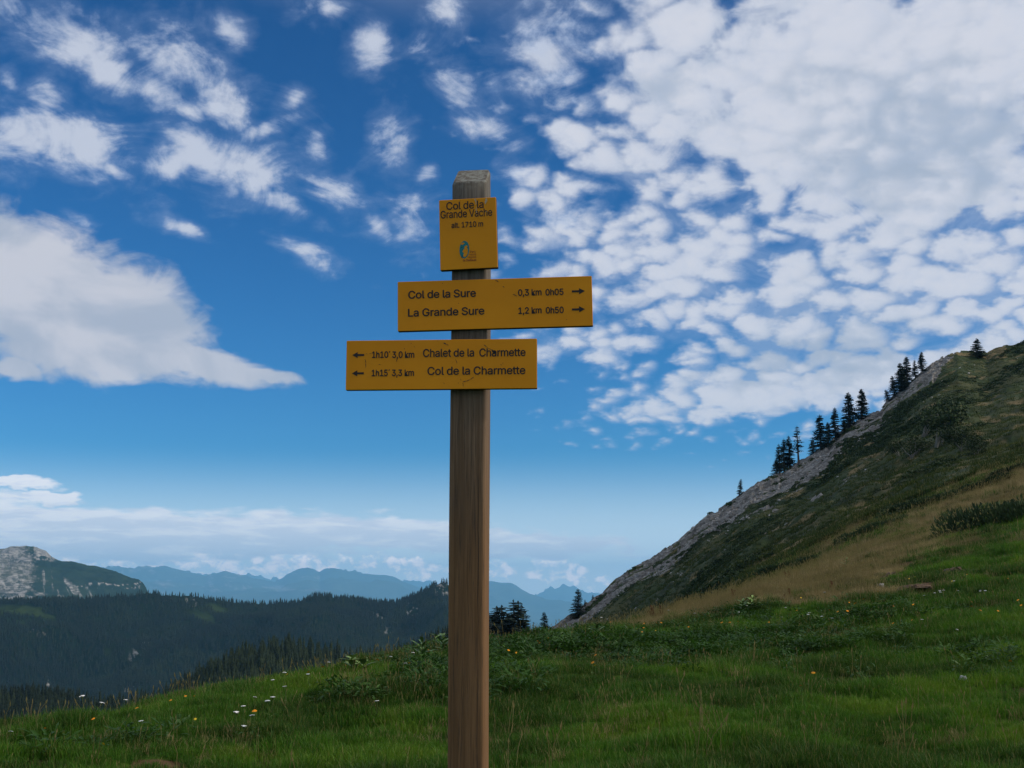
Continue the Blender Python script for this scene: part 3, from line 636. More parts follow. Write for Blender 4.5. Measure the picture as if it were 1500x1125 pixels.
def tuft(seed, n, spread, h0, h1, w, mat, lean=.45, heads=0):
    r_ = np.random.default_rng(seed); V, Fc, al, sh = [], [], [], []
    for b in range(n):
        a = r_.uniform(0, 2*math.pi); q = spread*math.sqrt(r_.uniform()); bx, by = q*math.cos(a), q*math.sin(a)
        h = r_.uniform(h0, h1)*(1-.35*q/spread); ln = r_.uniform(.05, lean)*h; da = a+r_.normal(0, .9); dx_, dy_ = math.cos(da), math.sin(da)
        fa = r_.uniform(0, math.pi); sx, sy = math.cos(fa)*w*.5, math.sin(fa)*w*.5; s_ = r_.uniform()
        k = len(V); droop = r_.uniform(0, .35)
        for t in (0, .4, .75):
            cx, cy, cz = bx+dx_*ln*t*t, by+dy_*ln*t*t, h*t*(1-.15*t*droop)
            ww = 1-.45*t
            V += [(cx-sx*ww, cy-sy*ww, cz-.02*(t == 0)), (cx+sx*ww, cy+sy*ww, cz-.02*(t == 0))]; al += [t, t]; sh += [s_, s_]
        V.append((bx+dx_*ln*1.15, by+dy_*ln*1.15, h*(1-droop*.35))); al.append(1); sh.append(s_)
        Fc += [(k, k+1, k+3), (k, k+3, k+2), (k+2, k+3, k+5), (k+2, k+5, k+4), (k+4, k+5, k+6)]
    for b in range(heads):               # seed stalks with a narrow head
        a = r_.uniform(0, 2*math.pi); q = spread*math.sqrt(r_.uniform()); h = r_.uniform(h1*1.1, h1*2.0); da = r_.uniform(0, 6.28); ln = h*r_.uniform(.05, .35)
        bx, by = q*math.cos(a), q*math.sin(a); tx, ty = bx+math.cos(da)*ln, by+math.sin(da)*ln; mx, my = bx+(tx-bx)*.35, by+(ty-by)*.35; s_ = .9
        for ux, uy in ((1, 0), (0, 1)):
            k = len(V); e = .0016; V += [(bx-ux*e, by-uy*e, 0), (bx+ux*e, by+uy*e, 0), (mx-ux*e, my-uy*e, h*.55), (mx+ux*e, my+uy*e, h*.55), (tx-ux*e, ty-uy*e, h*.86), (tx+ux*e, ty+uy*e, h*.86)]
            al += [0, 0, .5, .5, .8, .8]; sh += [s_]*6; Fc += [(k, k+1, k+3), (k, k+3, k+2), (k+2, k+3, k+5), (k+2, k+5, k+4)]
            k = len(V); e = .006; V += [(tx, ty, h*.80), (tx-ux*e, ty-uy*e, h*.88), (tx+ux*e, ty+uy*e, h*.88), (tx+(tx-mx)*.15, ty+(ty-my)*.15, h)]
            al += [1]*4; sh += [1.0]*4; Fc += [(k, k+2, k+1), (k+1, k+2, k+3)]
    me = mesh('tuft', np.array(V), np.array(Fc), mat); fattr(me, 'along', al); fattr(me, 'shade', sh); return me
def weed(seed, n, spread, h, L, W, mat):
    r_ = np.random.default_rng(seed); mb = MB(); sh = []
    for i in range(n):
        a = r_.uniform(0, 6.283); q = spread*math.sqrt(r_.uniform()); z = h*r_.uniform(.25, 1)*(1-.4*(q/spread)**2)
        d = Vector((math.cos(a), math.sin(a), r_.uniform(-.2, .9))); k = len(mb.V)
        leaf(mb, (q*math.cos(a), q*math.sin(a), z), d, (r_.normal()*.2, r_.normal()*.2, 1), L*r_.uniform(.6, 1.2), W*r_.uniform(.7, 1.2), r_.uniform(.1, .5), n=2)
        sh += [r_.uniform(0, .75)]*(len(mb.V)-k)
        if i % 3 == 0:
            k = len(mb.V); mb.tube((q*.3*math.cos(a), q*.3*math.sin(a), 0), (q*math.cos(a), q*math.sin(a), z), .004, .003, 3); sh += [.3]*(len(mb.V)-k)
    me = mb.make('weed', [mat]); fattr(me, 'along', mb.A); fattr(me, 'shade', sh); return me

def wedge(n, r0, r1, a0=-.47, a1=.47):
    a = RNG.uniform(a0, a1, n); r = np.sqrt(RNG.uniform(r0*r0, r1*r1, n)); return a, r, r*np.sin(a), r*np.cos(a)
ELTAB = np.linspace(2, 108, 400)
def visible(a, r, margin):             # keep what a viewer near the path could see: drop what lies deep behind the brow
    keep = np.ones(len(a), bool); ag = np.linspace(-.5, .5, 201)
    A_, R_ = np.meshgrid(ag, ELTAB); el = np.arctan2(base_z(A_, R_)-EYE, R_); mx = np.maximum.accumulate(el, 0)
    i = np.clip(((a+.5)/.005).astype(int), 0, 200); j = np.clip(np.searchsorted(ELTAB, r), 0, 399)
    return EYE + r*np.tan(mx[j, i]) - base_z(a, r) < margin
def rots(n, tilt=.12): return np.stack([RNG.normal(0, tilt, n), RNG.normal(0, tilt, n), RNG.uniform(0, 6.283, n)], -1)

GV = variants('grass_tuft', [tuft(100+i, 52, .15, .04, .115, .0062, M['blade']) for i in range(6)] + [tuft(120+i, 36, .12, .08, .19, .0058, M['blade'], .7, 0) for i in range(3)])
SV = variants('dry_tuft', [tuft(200+i, 44, .16, .07, .22, .006, M['straw'], .6, 2) for i in range(5)])
HV = variants('stalk_tuft', [tuft(240+i, 3, .06, .05, .13, .004, M['straw'], .5, 2) for i in range(4)])
WV = variants('weed_clump', [weed(300+i, 38, .22, .15, .085, .042, M['weed']) for i in range(4)] + [weed(320+i, 28, .18, .20, .11, .032, M['weed']) for i in range(2)])
P_, Rt, Sc, Ti = [], [], [], []; DP, DR, DS, DT = [], [], [], []; OP, OS, OT = [], [], []
for n, r0, r1, s in ((13000, 6, 16, 1.0), (19000, 16, 26, 1.05), (22000, 26, 42, 1.25), (20000, 42, 68, 1.6), (20000, 68, 110, 2.2)):
    a, r, x, y = wedge(n, r0, r1); k = visible(a, r, .7); a, r, x, y = a[k], r[k], x[k], y[k]
    z = near_z(x, y); so = soilmask(x, y); dr = dryness(a, r, x, y)
    lush = fbm(x/1.3, y/1.3, 4, .55, 7); big = fbm(x/4.5, y/4.5, 3, .5, 9)
    isdry = (dr + RNG.normal(0, .13, len(a))) > .42
    ol = (RNG.uniform(size=len(a)) < ss(r, 56, 92)*ss(PX(a), 900, 1100)*(.35+1.0*fbm(x/9, y/9, 3, .5, 77))) & (~isdry)
    OP.append(np.stack([x, y, z-.01], -1)[ol]); OS.append((s*RNG.uniform(.6, 1.2, len(a)))[ol]); OT.append(np.clip(.35+1.2*(lush-.4), 0, 1)[ol])
    k = (~isdry) & (so < .45+.3*RNG.uniform(size=len(a))) & (~ol)
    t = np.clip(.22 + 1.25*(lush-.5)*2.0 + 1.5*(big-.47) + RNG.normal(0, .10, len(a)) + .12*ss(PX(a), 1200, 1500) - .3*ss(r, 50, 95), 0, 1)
    sc_t = s*(.36+1.45*fbm(x/.8, y/.8, 3, .55, 19))*(1-.3*so)
    P_.append(np.stack([x, y, z-.01], -1)[k]); Sc.append(sc_t[k]); Ti.append(t[k])
    k = isdry & (so < .6)
    DP.append(np.stack([x, y, z-.01], -1)[k]); DS.append((s*.8*RNG.uniform(.6, 1.2, len(a)))[k]); DT.append(np.clip(.5+3.2*(lush-.5)+RNG.normal(0, .22, len(a)), 0, 1)[k])
n = 34000; a = RNG.uniform(-.02, .46, n); rs = ridge_r(a); r = 108+(rs-112)*RNG.uniform(0, 1, n)**1.25; x, y = r*np.sin(a), r*np.cos(a); z, rk, _ = hill(a, np.maximum(r, 110.)); k = (rk < .35) & (a > .05)
q = fbm(x/12, y/12, 4, .55, 78); OP.append(np.stack([x, y, z-.05], -1)[k]); OS.append(RNG.uniform(2.0, 4.2, n)[k]*.8); OT.append(np.clip(.3+2.0*(q-.5)+RNG.normal(0, .12, n), 0, 1)[k])
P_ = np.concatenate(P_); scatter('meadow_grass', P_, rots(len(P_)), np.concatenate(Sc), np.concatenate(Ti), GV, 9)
DP = np.concatenate(DP); scatter('dry_grass', DP, rots(len(DP)), np.concatenate(DS), np.concatenate(DT), SV, 5)
OV = variants('olive_tuft', [tuft(270+i, 30, .19, .05, .14, .012, M['olive'], .6) for i in range(4)])
OP = np.concatenate(OP); scatter('slope_grass', OP, rots(len(OP)), np.concatenate(OS), np.concatenate(OT), OV, 4)
# stalks standing up from the brow and here and there in the meadow
a, r, x, y = wedge(9000, 12, 60); k = visible(a, r, .35); a, r, x, y = a[k], r[k], x[k], y[k]
q = fbm(x/2.2, y/2.2, 3, .55, 29); brow = ~visible(a, r+2.5, .02)
k = (q > .62) | (brow & (q > .40) & (RNG.uniform(size=len(a)) > .25))
x, y, r = x[k], y[k], r[k]; scatter('grass_stalks', np.stack([x, y, near_z(x, y)], -1), rots(len(x), .12), RNG.uniform(.6, 1.3, len(x))*(1+.75*brow[k]*RNG.uniform(0, 1, len(x))), RNG.uniform(0, 1, len(x)), HV, 4)
# broad-leaved weeds in patches
WX = []
for px, py, rx, ry, n in [(770,955,55,14,190),(850,945,60,16,260),(905,945,40,12,130),(635,965,30,22,120),(645,1000,28,20,60),(600,990,24,14,40),(1010,945,60,14,130),(1120,930,80,18,170),(1090,900,50,10,70),(1280,900,60,12,80),(520,1015,30,14,30),(960,960,70,18,90),(700,975,14,25,60),(1245,925,60,14,60),(300,1085,60,10,9),(60,1100,60,8,7),(1180,960,90,20,60),(1420,965,60,16,50),(735,1000,40,16,40)]:
    for i in range(int(n*.7)):
        hx, hy, hr, ha = hit(px+random.gauss(0, rx*.85), min(1120, py+random.gauss(0, ry*.8)))
        WX.append((hx, hy, .65+random.random()*.6))
WX = np.array(WX); z = near_z(WX[:, 0], WX[:, 1])
scatter('broad_leaved_weeds', np.stack([WX[:, 0], WX[:, 1], z], -1), rots(len(WX), .2), WX[:, 2], np.clip(RNG.normal(.42, .22, len(WX)), 0, 1), WV, 6)

# low shrubs and scree over the hillside
def heath(seed, n):
    r_ = np.random.default_rng(seed); mb = MB(); sh = []
    for i in range(n):
        a = r_.uniform(0, 6.283); q = math.sqrt(r_.uniform()); z = .5*math.sqrt(max(0, 1-q*q))*r_.uniform(.5, 1.1)
        c = Vector((q*math.cos(a), q*math.sin(a), z)); u = Vector(r_.normal(size=3)).normalized()*.17; w = Vector(r_.normal(size=3)).normalized()*.15
        k = len(mb.V); mb.add([c-u, c+w, c+u, c-w*.8], [(0, 1, 2), (0, 2, 3)], 0, [.3, .7, .5, .5]); sh += [r_.uniform(0, .72)]*4
    me = mb.make('heath', [M['heath']]); fattr(me, 'along', mb.A); fattr(me, 'shade', sh); return me
XV = variants('heath_clump', [heath(400+i, 90) for i in range(4)])
n = 26000; a = RNG.uniform(.0, .46, n); rs = ridge_r(a); t = np.sqrt(RNG.uniform(.08, 1, n)); r = np.clip(t*rs, 62, rs-3); x, y = r*np.sin(a), r*np.cos(a)
far = r > 110; zz, rk, _ = hill(a, np.maximum(r, 110.)); z = np.where(far, zz, near_z(x, y))
pn = fbm((x*.5+y*.5)/24, (y*.5-x*.5)/9, 4, .55, 95); dr = dryness(a, r, x, y)
k = (rk < .3) & (pn > .50+.10*(dr > .3)) & (visible(a, np.minimum(r, 109), .5) | far) & ((r > 85) | (pn > .6))
x, y, z, r, pn = x[k], y[k], z[k], r[k], pn[k]
scatter('low_heath', np.stack([x, y, z-.1], -1), rots(len(x), .15), (.35+2.4*np.clip(pn-.5, 0, .3))*RNG.uniform(.6, 1.5, len(x))*(.35+.65*ss(r, 60, 140)), np.clip(RNG.normal(.45, .25, len(x)), 0, 1), XV, 4)
def chip(seed, n=10):
    r_ = np.random.default_rng(seed); import bmesh
    bm = bmesh.new(); [bm.verts.new(Vector(v/np.linalg.norm(v)*r_.uniform(.6, 1))*1.0) for v in r_.normal(size=(n, 3))]
    for v in bm.verts: v.co.z *= .55
    bmesh.ops.convex_hull(bm, input=bm.verts[:]); me = bpy.data.meshes.new('stone'); bm.to_mesh(me); bm.free(); me.materials.append(M['stone']); return me
CV = variants('scree_stone', [chip(500+i) for i in range(6)])
n = 9000; a = RNG.uniform(.01, .44, n); rs = ridge_r(a); t = RNG.beta(4, 1.3, n); r = 112+(rs-114)*t; z, rk, dep = hill(a, r); x, y = r*np.sin(a), r*np.cos(a)
w = np.interp(a, rka, rkw); q = fbm(x/8, y/8, 4, .6, 99)
k = (w > .004) & ((q > .52) & (dep < w*3.2) & (RNG.uniform(size=n) < .16+.5*(dep < w*1.4))) | (RNG.uniform(size=n) < .012)
scatter('scree', np.stack([x, y, z+.02], -1)[k], rots(k.sum(), .3), (RNG.uniform(.08, .34, n)**1.2*1.5)[k], np.zeros(k.sum()), CV, 6)

# ------------------------------------------------------------------ far forest
def fir(seed):
    r_ = np.random.default_rng(seed); V, Fc, al = [], [], []
    for j in range(6):
        z0 = .06+j*.145; z1 = min(1.0, z0+.27); rad = .19*(1-z0)**.85*r_.uniform(.85, 1.15); k = len(V); n = 7; ph = r_.uniform(0, 6)
        for i in range(n):
            a = ph+i*2*math.pi/n; rr_ = rad*r_.uniform(.55, 1.2); V.append((rr_*math.cos(a), rr_*math.sin(a), z0+r_.uniform(-.04, .03))); al.append(.2)
        V.append((r_.normal()*.008, r_.normal()*.008, z1)); al.append(1)
        Fc += [(k+i, k+(i+1) % n, k+n) for i in range(n)]
    me = mesh('fir', np.array(V), np.array(Fc), M['farneedle']); fattr(me, 'along', al); fattr(me, 'shade', [0]*len(V)); return me
FV = variants('far_fir', [fir(600+i) for i in range(6)])
def forest(name, gdat, n, h, density, pxr, skip=None):
    A_, T_, X_, Y_, Z_ = gdat; nr, nc = X_.shape; nr -= 3
    i = RNG.uniform(0, nc-1.001, n); j = RNG.uniform(0, nr-1.001, n); i0, j0 = i.astype(int), j.astype(int); fi, fj = i-i0, j-j0
    def bl(Q_): return (Q_[j0, i0]*(1-fj)+Q_[j0+1, i0]*fj)*(1-fi)+(Q_[j0, i0+1]*(1-fj)+Q_[j0+1, i0+1]*fj)*fi
    x, y, z = bl(X_), bl(Y_), bl(Z_); px, py = row_of(x, y, z)
    k = (px > pxr[0]) & (px < pxr[1]) & (py < 1120)
    if skip is not None: k &= skip(px, py, x, y)
    x, y, z = x[k], y[k], z[k]; sc_f = h*(.55+.6*RNG.uniform(size=len(x)))*(.75+.5*fbm(x/120, y/120, 3, .5, 3))
    scatter(name, np.stack([x, y, z-.3], -1), rots(len(x), .03), sc_f, np.clip(.4+2.8*(fbm(x/130, y/130, 4, .6, 5)-.5)+RNG.normal(0, .15, len(x)), 0, 1), FV, 6)
def midskip(px, py, x, y):
    d = midattr(None, None, x, y, EYE + 0*x)  # rows from the map below
    rock = blob2(px, py, [(198,962,8,13,20),(72,1002,4,7,0),(270,879,20,3,5),(555,903,12,3,35),(568,925,6,7,40),(604,895,10,12,-20),(648,864,13,10,0),(640,930,16,5,-15),(40,920,12,3,20)])
    past = blob2(px, py, [(25,893,45,7,3),(60,900,22,6,20),(320,893,16,6,20),(300,905,22,6,20)])
    return (rock < .55) & (past*(.5+.8*fbm(px/14, py/9, 3, .6, 8)) < .45)
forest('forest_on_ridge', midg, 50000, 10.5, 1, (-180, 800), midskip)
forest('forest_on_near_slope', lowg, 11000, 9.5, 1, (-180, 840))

# ------------------------------------------------------------------ spruces
def spruce_meshes(seed, rad, bare=.08, sparse=1.0):
    r_ = np.random.default_rng(seed); tr = MB(); cr = MB(); bend = r_.normal(0, .012, 2)
    axis = lambda z: Vector((bend[0]*math.sin(z*3), bend[1]*math.sin(z*2.4), z))
    for i in range(6): tr.tube(axis(i/6), axis((i+1)/6), .020*(1-i/6)+.002, .020*(1-(i+1)/6)+.002, 6)
    z = bare
    while z < .985:
        nb = int(r_.integers(4, 7)); 
        for b in range(nb):
            if r_.uniform() > sparse: continue
            a = r_.uniform(0, 6.283); prof_ = (1-z)**.8*(.35+.65*min(1, (z-bare+.04)/.16)); L = rad*prof_*r_.uniform(.55, 1.18)+.012
            up = .35*z-.12; d = Vector((math.cos(a), math.sin(a), up)).normalized(); s0 = axis(z)
            if L > .05: tr.tube(s0, s0+d*L*.8+Vector((0, 0, -.10*L)), .0035, .001, 3)
            m = max(2, int(L/.020)); side = Vector((-math.sin(a), math.cos(a), 0))
            for j in range(m):
                t = (j+.6)/m; c = s0+d*L*t+Vector((0, 0, -.22*L*t*t+.05*L*t**4)); w = (.030*(1-t*.45)+.008)*(1 if L > .04 else .7)
                for sg in (-1, 1):
                    e = c+side*sg*w*r_.uniform(.7, 1.5)+d*w*r_.uniform(.2, 1.0)+Vector((0, 0, -w*r_.uniform(.1, .9)))
                    u = d*w*.45
                    cr.add([c-u, c+u, e+Vector((0, 0, .006))+u*.4, e-u*.6], [(0, 1, 2, 3)])
                if j % 2 == 0: cr.add([c-d*w*.6, c+d*w*.6, c+Vector((0, 0, -w*r_.uniform(.6, 1.3)))+d*w*.2], [(0, 1, 2)])
        z += r_.uniform(.018, .036)*(1.0 if sparse > .8 else 1.25)
    for j in range(7): 
        a = r_.uniform(0, 6.28); cr.add([axis(.97), axis(.985)+Vector((math.cos(a)*.010, math.sin(a)*.010, 0)), axis(1.0+.012)], [(0, 1, 2)])
    return tr.make('trunk', [M['bark']]), cr.make('crown', [M['needles']])
SP = {'full': spruce_meshes(1, .24), 'full2': spruce_meshes(2, .21), 'slim': spruce_meshes(3, .155), 'slim2': spruce_meshes(4, .17, .12, .85),
      'thin': spruce_meshes(5, .15, .34, .62), 'wide': spruce_meshes(6, .34, .03), 'wide2': spruce_meshes(7, .30, .04), 'bare': spruce_meshes(8, .05, .3, .4)}
def spruce(kind, base, h, label, group, lean=0, rz=None):
    root = bpy.data.objects.new('spruce_tree', None); COL.objects.link(root); root.location = base - Vector((0, 0, .04*h)); root.scale = (h*1.5, h*1.5, h)
    root.rotation_euler = (0, lean, 0); root.empty_display_size = .1
    tag(root, label, 'tree', group)
    tr, cr = SP[kind]; q = random.uniform(0, 6.28) if rz is None else rz
    for nm, me in (('trunk', tr), ('crown', cr)):
        o = link(nm, me, root); o.rotation_euler = (0, 0, q)
    return root
def spruce_at(kind, px, ybase, ytop, label, group, r=None, lean=0):
    if r is None: p, r = hill_hit(px, ybase)
    else:
        p = at(px, ybase, r); hz0 = float(hill(np.array([float(pix(px, ybase)[0])]), np.array([min(r, float(ridge_r(np.array([float(pix(px, ybase)[0])]))[0]))]))[0][0]); p.z = min(p.z, hz0+.2)
    a, e = pix(px, ybase); a2, e2 = pix(px, ytop)
    h = max(1.5, EYE+r*math.tan(float(e2))-p.z); return spruce(kind, p, h*1.03, label, group, lean)
gA, gB, gC, gD = 'spruces at the foot of the rock edge', 'lower cluster of spruces on the ridge', 'middle cluster of spruces on the ridge', 'upper cluster of spruces on the ridge'
TREES = [
 ('slim2',1083,726,701,'small lone spruce standing by itself halfway up the rock edge','spruces on the rocky ridge',.12),
 ('slim2',1142,692,650,'leftmost spruce of the lower ridge cluster',gB,0),('slim',1149,688,642,'dark narrow spruce second from the left in the lower ridge cluster',gB,0),
 ('slim',1157,683,638,'narrow spruce beside the bare-stemmed tree of the lower ridge cluster',gB,0),('thin',1170,679,624,'tallest spruce of the lower ridge cluster, with a bare lower stem and sparse crown',gB,0),
 ('wide2',1138,694,672,'small bushy spruce at the foot of the lower ridge cluster',gB,0),
 ('wide2',1191,664,643,'small spruce at the left foot of the middle ridge cluster',gC,0),('full',1203,659,607,'broad ragged spruce on the left of the middle ridge cluster',gC,0),
 ('full2',1214,651,618,'short spruce squeezed between two taller ones in the middle ridge cluster',gC,0),('slim',1225,645,596,'slender pointed spruce in the centre of the middle ridge cluster',gC,0),
 ('full2',1245,627,574,'tall spruce second from the right in the middle ridge cluster',gC,0),('full2',1262,615,569,'tall spruce at the right end of the middle ridge cluster',gC,.05),
 ('wide2',1237,634,614,'low bushy spruce among the trunks of the middle ridge cluster',gC,0),
 ('wide2',1302,588,570,'small leaning spruce at the lowest end of the upper ridge cluster',gD,-.25),('full',1311,580,550,'short spruce low in the upper ridge cluster',gD,-.1),
 ('full',1320,573,531,'dark spruce on the left side of the upper ridge cluster',gD,0),('full2',1329,566,522,'tallest spruce of the upper ridge cluster',gD,0),('wide',1324,571,545,'bushy spruce filling the middle of the upper ridge cluster',gD,0),
 ('slim2',1341,554,527,'small spruce just left of the topmost tree of the upper ridge cluster',gD,0),('full2',1351,546,515,'spruce at the upper right end of the upper ridge cluster',gD,0),
 ('wide',1433,524,495,'lone bushy spruce on the grassy summit to the right of the rocks','spruces on the rocky ridge',0)]
for k_, x_, yb, yt, lb, gr, ln in TREES: spruce_at(k_, x_, yb, yt, lb, gr, None, ln)
LOW = [('full',846,896,862,258,'leaning spruce on the lower rock edge, tallest of that group',.02),('slim',869,884,871,262,'tiny spruce tip highest up the lower rock edge',0),('slim2',857,889,878,262,'very small spruce beside the leaning one on the rock edge',0),
 ('full2',727,952,893,240,'spruce nearest the signpost in the dark group right of it',0),('full',735,954,892,236,'broad dark spruce second from the signpost',0),('wide2',742,954,905,232,'low bushy spruce in the middle of the group right of the signpost',0),
 ('slim2',752,955,884,238,'left one of the twin tallest spruces right of the signpost',0),('full2',759,953,885,242,'right one of the twin tallest spruces right of the signpost',0),('wide',749,956,908,228,'bushy spruce below the twin tallest spruces',0),
 ('full2',767,952,909,238,'small spruce at the right foot of the group by the signpost',0),('bare',781,944,911,262,'thin dead spruce stem between the group and the single tree',0),('slim',785,946,917,262,'small slim spruce next to the dead stem',0),
 ('full2',797,940,896,252,'single full spruce where the rock edge meets the meadow',0),('wide2',720,955,915,230,'bushy spruce half hidden by the signpost',0),('slim',774,950,920,265,'small dark spruce left of the dead stem',0)]
for k_, x_, yb, yt, r_0, lb, ln in LOW:
    t_ = spruce_at(k_, x_, yb, yt, lb, gA, r_0, ln)
    if x_ < 780 and k_ != 'bare': t_.scale = (t_.scale[0]*1.35, t_.scale[1]*1.35, t_.scale[2]*1.06)

# ------------------------------------------------------------------ leafy trees and junipers on the slope
def broad(seed):
    r_ = np.random.default_rng(seed); tr = MB(); cr = MB(); tips = []
    for s in range(5):
        a = r_.uniform(0, 6.28); p = Vector((r_.normal()*.03, r_.normal()*.03, 0)); d = Vector((math.cos(a)*.35, math.sin(a)*.35, 1)).normalized(); rr_ = .022
        for j in range(5):
            q = p+d*.14; tr.tube(p, q, rr_, rr_*.78, 5); p = q; rr_ *= .78; d = (d+Vector(r_.normal(size=3))*.22).normalized(); d.z = abs(d.z)
            if j > 1: tips.append(p.copy()); e = p+Vector(r_.normal(size=3))*.12; tr.tube(p, e, rr_*.6, .003, 3); tips.append(e)
    for i in range(1500):
        c = tips[int(r_.integers(len(tips)))]+Vector(r_.normal(size=3))*.085; u = Vector(r_.normal(size=3)).normalized()*.028; w = Vector(r_.normal(size=3)).normalized()*.022
        cr.add([c-u, c+w, c+u, c-w], [(0, 1, 2, 3)])
    return tr.make('trunk', [M['palebark']]), cr.make('crown', [M['leaf']])
BM = [broad(i) for i in (11, 12, 13)]
for i, (px, yb, yt, lb) in enumerate([(1376,655,580,'largest dark leafy tree on the hillside, with pale stems'),(1337,672,630,'rounded leafy tree left of the largest one on the hillside'),(1315,668,645,'small leafy bush-like tree lowest on the left of the hillside trees'),
  (1407,662,618,'leafy tree right of the largest one on the hillside'),(1428,668,632,'rightmost low leafy tree of the hillside group'),(1356,640,596,'leafy tree behind the largest one on the hillside')]):
    p, r = hill_hit(px, yb); h = r*(math.tan(float(pix(px, yt)[1]))-math.tan(float(pix(px, yb)[1])))*1.1
    root = bpy.data.objects.new('broadleaf_tree', None); COL.objects.link(root); root.location = p-Vector((0, 0, .1)); root.scale = (h*1.15, h*1.15, h); tag(root, lb, 'tree', 'leafy trees on the hillside')
    for nm, me in zip(('trunk', 'crown'), BM[i % 3]): o = link(nm, me, root); o.rotation_euler = (0, 0, i*1.3)
def juniper_mesh(seed, n=2600):
    r_ = np.random.default_rng(seed); mb = MB()
    lobes = [(Vector((r_.uniform(-.75, .75), r_.uniform(-.5, .5), 0)), r_.uniform(.25, .5)) for _ in range(9)]
    for i in range(n):
        c0, rad = lobes[int(r_.integers(9))]; a = r_.uniform(0, 6.28); ph = math.acos(r_.uniform(0, 1)); rr_ = rad*r_.uniform(.75, 1.05)
        c = c0+Vector((math.cos(a)*math.sin(ph)*rr_, math.sin(a)*math.sin(ph)*rr_, math.cos(ph)*rr_*.62)); out_ = Vector((math.cos(a)*math.sin(ph), math.sin(a)*math.sin(ph), math.cos(ph)+.4)).normalized()
        t = Vector(r_.normal(size=3)).cross(out_).normalized(); L = r_.uniform(.04, .085)
        mb.add([c-t*.012, c+t*.012, c+out_*L+t*.02*r_.normal(), c+out_*L*.6-t*.028], [(0, 1, 2, 3)])
    return mb.make('juniper_shrub', [M['juniper']])
JM = [juniper_mesh(21), juniper_mesh(22), juniper_mesh(23)]
for i, (px, py, hw, hh, rot, lb) in enumerate([(1448,772,62,40,.35,'large dark green juniper mound at the right edge below the summit'),(1520,752,60,34,.3,'juniper mound cut off by the right edge of the view'),
  (1150,834,40,14,.3,'flat dark juniper patch in the dry grass left of centre slope'),(1195,822,28,11,.3,'small flat juniper beside the dark patch in the dry grass'),(1262,786,42,16,.5,'long dark juniper in the middle of the dry grass band'),(1300,770,30,12,.4,'small juniper at the upper end of the long dark one'),
  (1345,742,48,14,.4,'dark flat juniper above the dry grass, left of the large mound'),(1445,712,50,13,.5,'dark flat juniper strip above the large mound'),(1485,690,34,11,.5,'uppermost flat juniper strip near the right edge'),(1035,880,20,7,.2,'low dark juniper at the left tip of the dry grass'),(1395,728,16,7,.2,'small round juniper between the two dark strips')]):
    hx, hy, r, a = hit(px, py)
    if r > 108: p, r = hill_hit(px, py)
    else: p = Vector((hx, hy, float(near_z(hx, hy))))
    me = JM[i % 3]; o = link('juniper_shrub', me); w = hw/F*r; h = hh/F*r
    o.location = p-Vector((0, 0, .08*h)); o.scale = (w*1.1, w*.85, h*2.7); o.rotation_euler = (0, -rot*.6, -a); tag(o, lb, 'shrub', 'junipers on the hillside')

# ------------------------------------------------------------------ stones, mounds, single plants, flowers
def boulder(px, py, w, hgt, lb, mat='stone', name='boulder', cat='stone', seed=1, n=26):
    import bmesh
    r_ = np.random.default_rng(seed); bm = bmesh.new(); bmesh.ops.create_icosphere(bm, subdivisions=3, radius=1)
    for v in bm.verts:
        c = v.co; k = 1+(.55 if mat == 'stone' else .8)*(float(fbm(np.array([c.x*2.8+seed]), np.array([c.y*2.8+c.z*1.7]), 3, .5, seed)[0])-.5)*2; v.co = c*k
        v.co.z = max(v.co.z, -.3)
    me = bpy.data.meshes.new(name); bm.to_mesh(me); bm.free(); me.materials.append(M[mat])
    hx, hy, r, a = hit(px, py); o = link(name, me); o.location = (hx, hy, float(near_z(hx, hy))+hgt*.25); s = w/F*r*.5
    o.scale = (s, s*.8, hgt); o.rotation_euler = (random.uniform(-.2, .2), random.uniform(-.2, .2), random.uniform(0, 3)); tag(o, lb, cat); return o
boulder(1290, 862, 16, .10, 'pale flat limestone boulder in the grass beside the dug-up soil mound', seed=3)
boulder(1411, 997, 12, .05, 'small grey stone on the bright green grass near the right edge', seed=4)
boulder(1356, 919, 5, .03, 'tiny white stone among the flowers on the right meadow', seed=5)
boulder(1343, 866, 42, .13, 'brown mound of dug-up soil beside the pale boulder', 'soil', 'soil_mound', 'mound', 6)
boulder(1305, 844, 16, .08, 'small brown soil heap above the pale boulder', 'soil', 'soil_mound', 'mound', 7)
boulder(1404, 841, 34, .11, 'low brown soil heap nearer the right edge, with dry grass on it', 'soil', 'soil_mound', 'mound', 8)

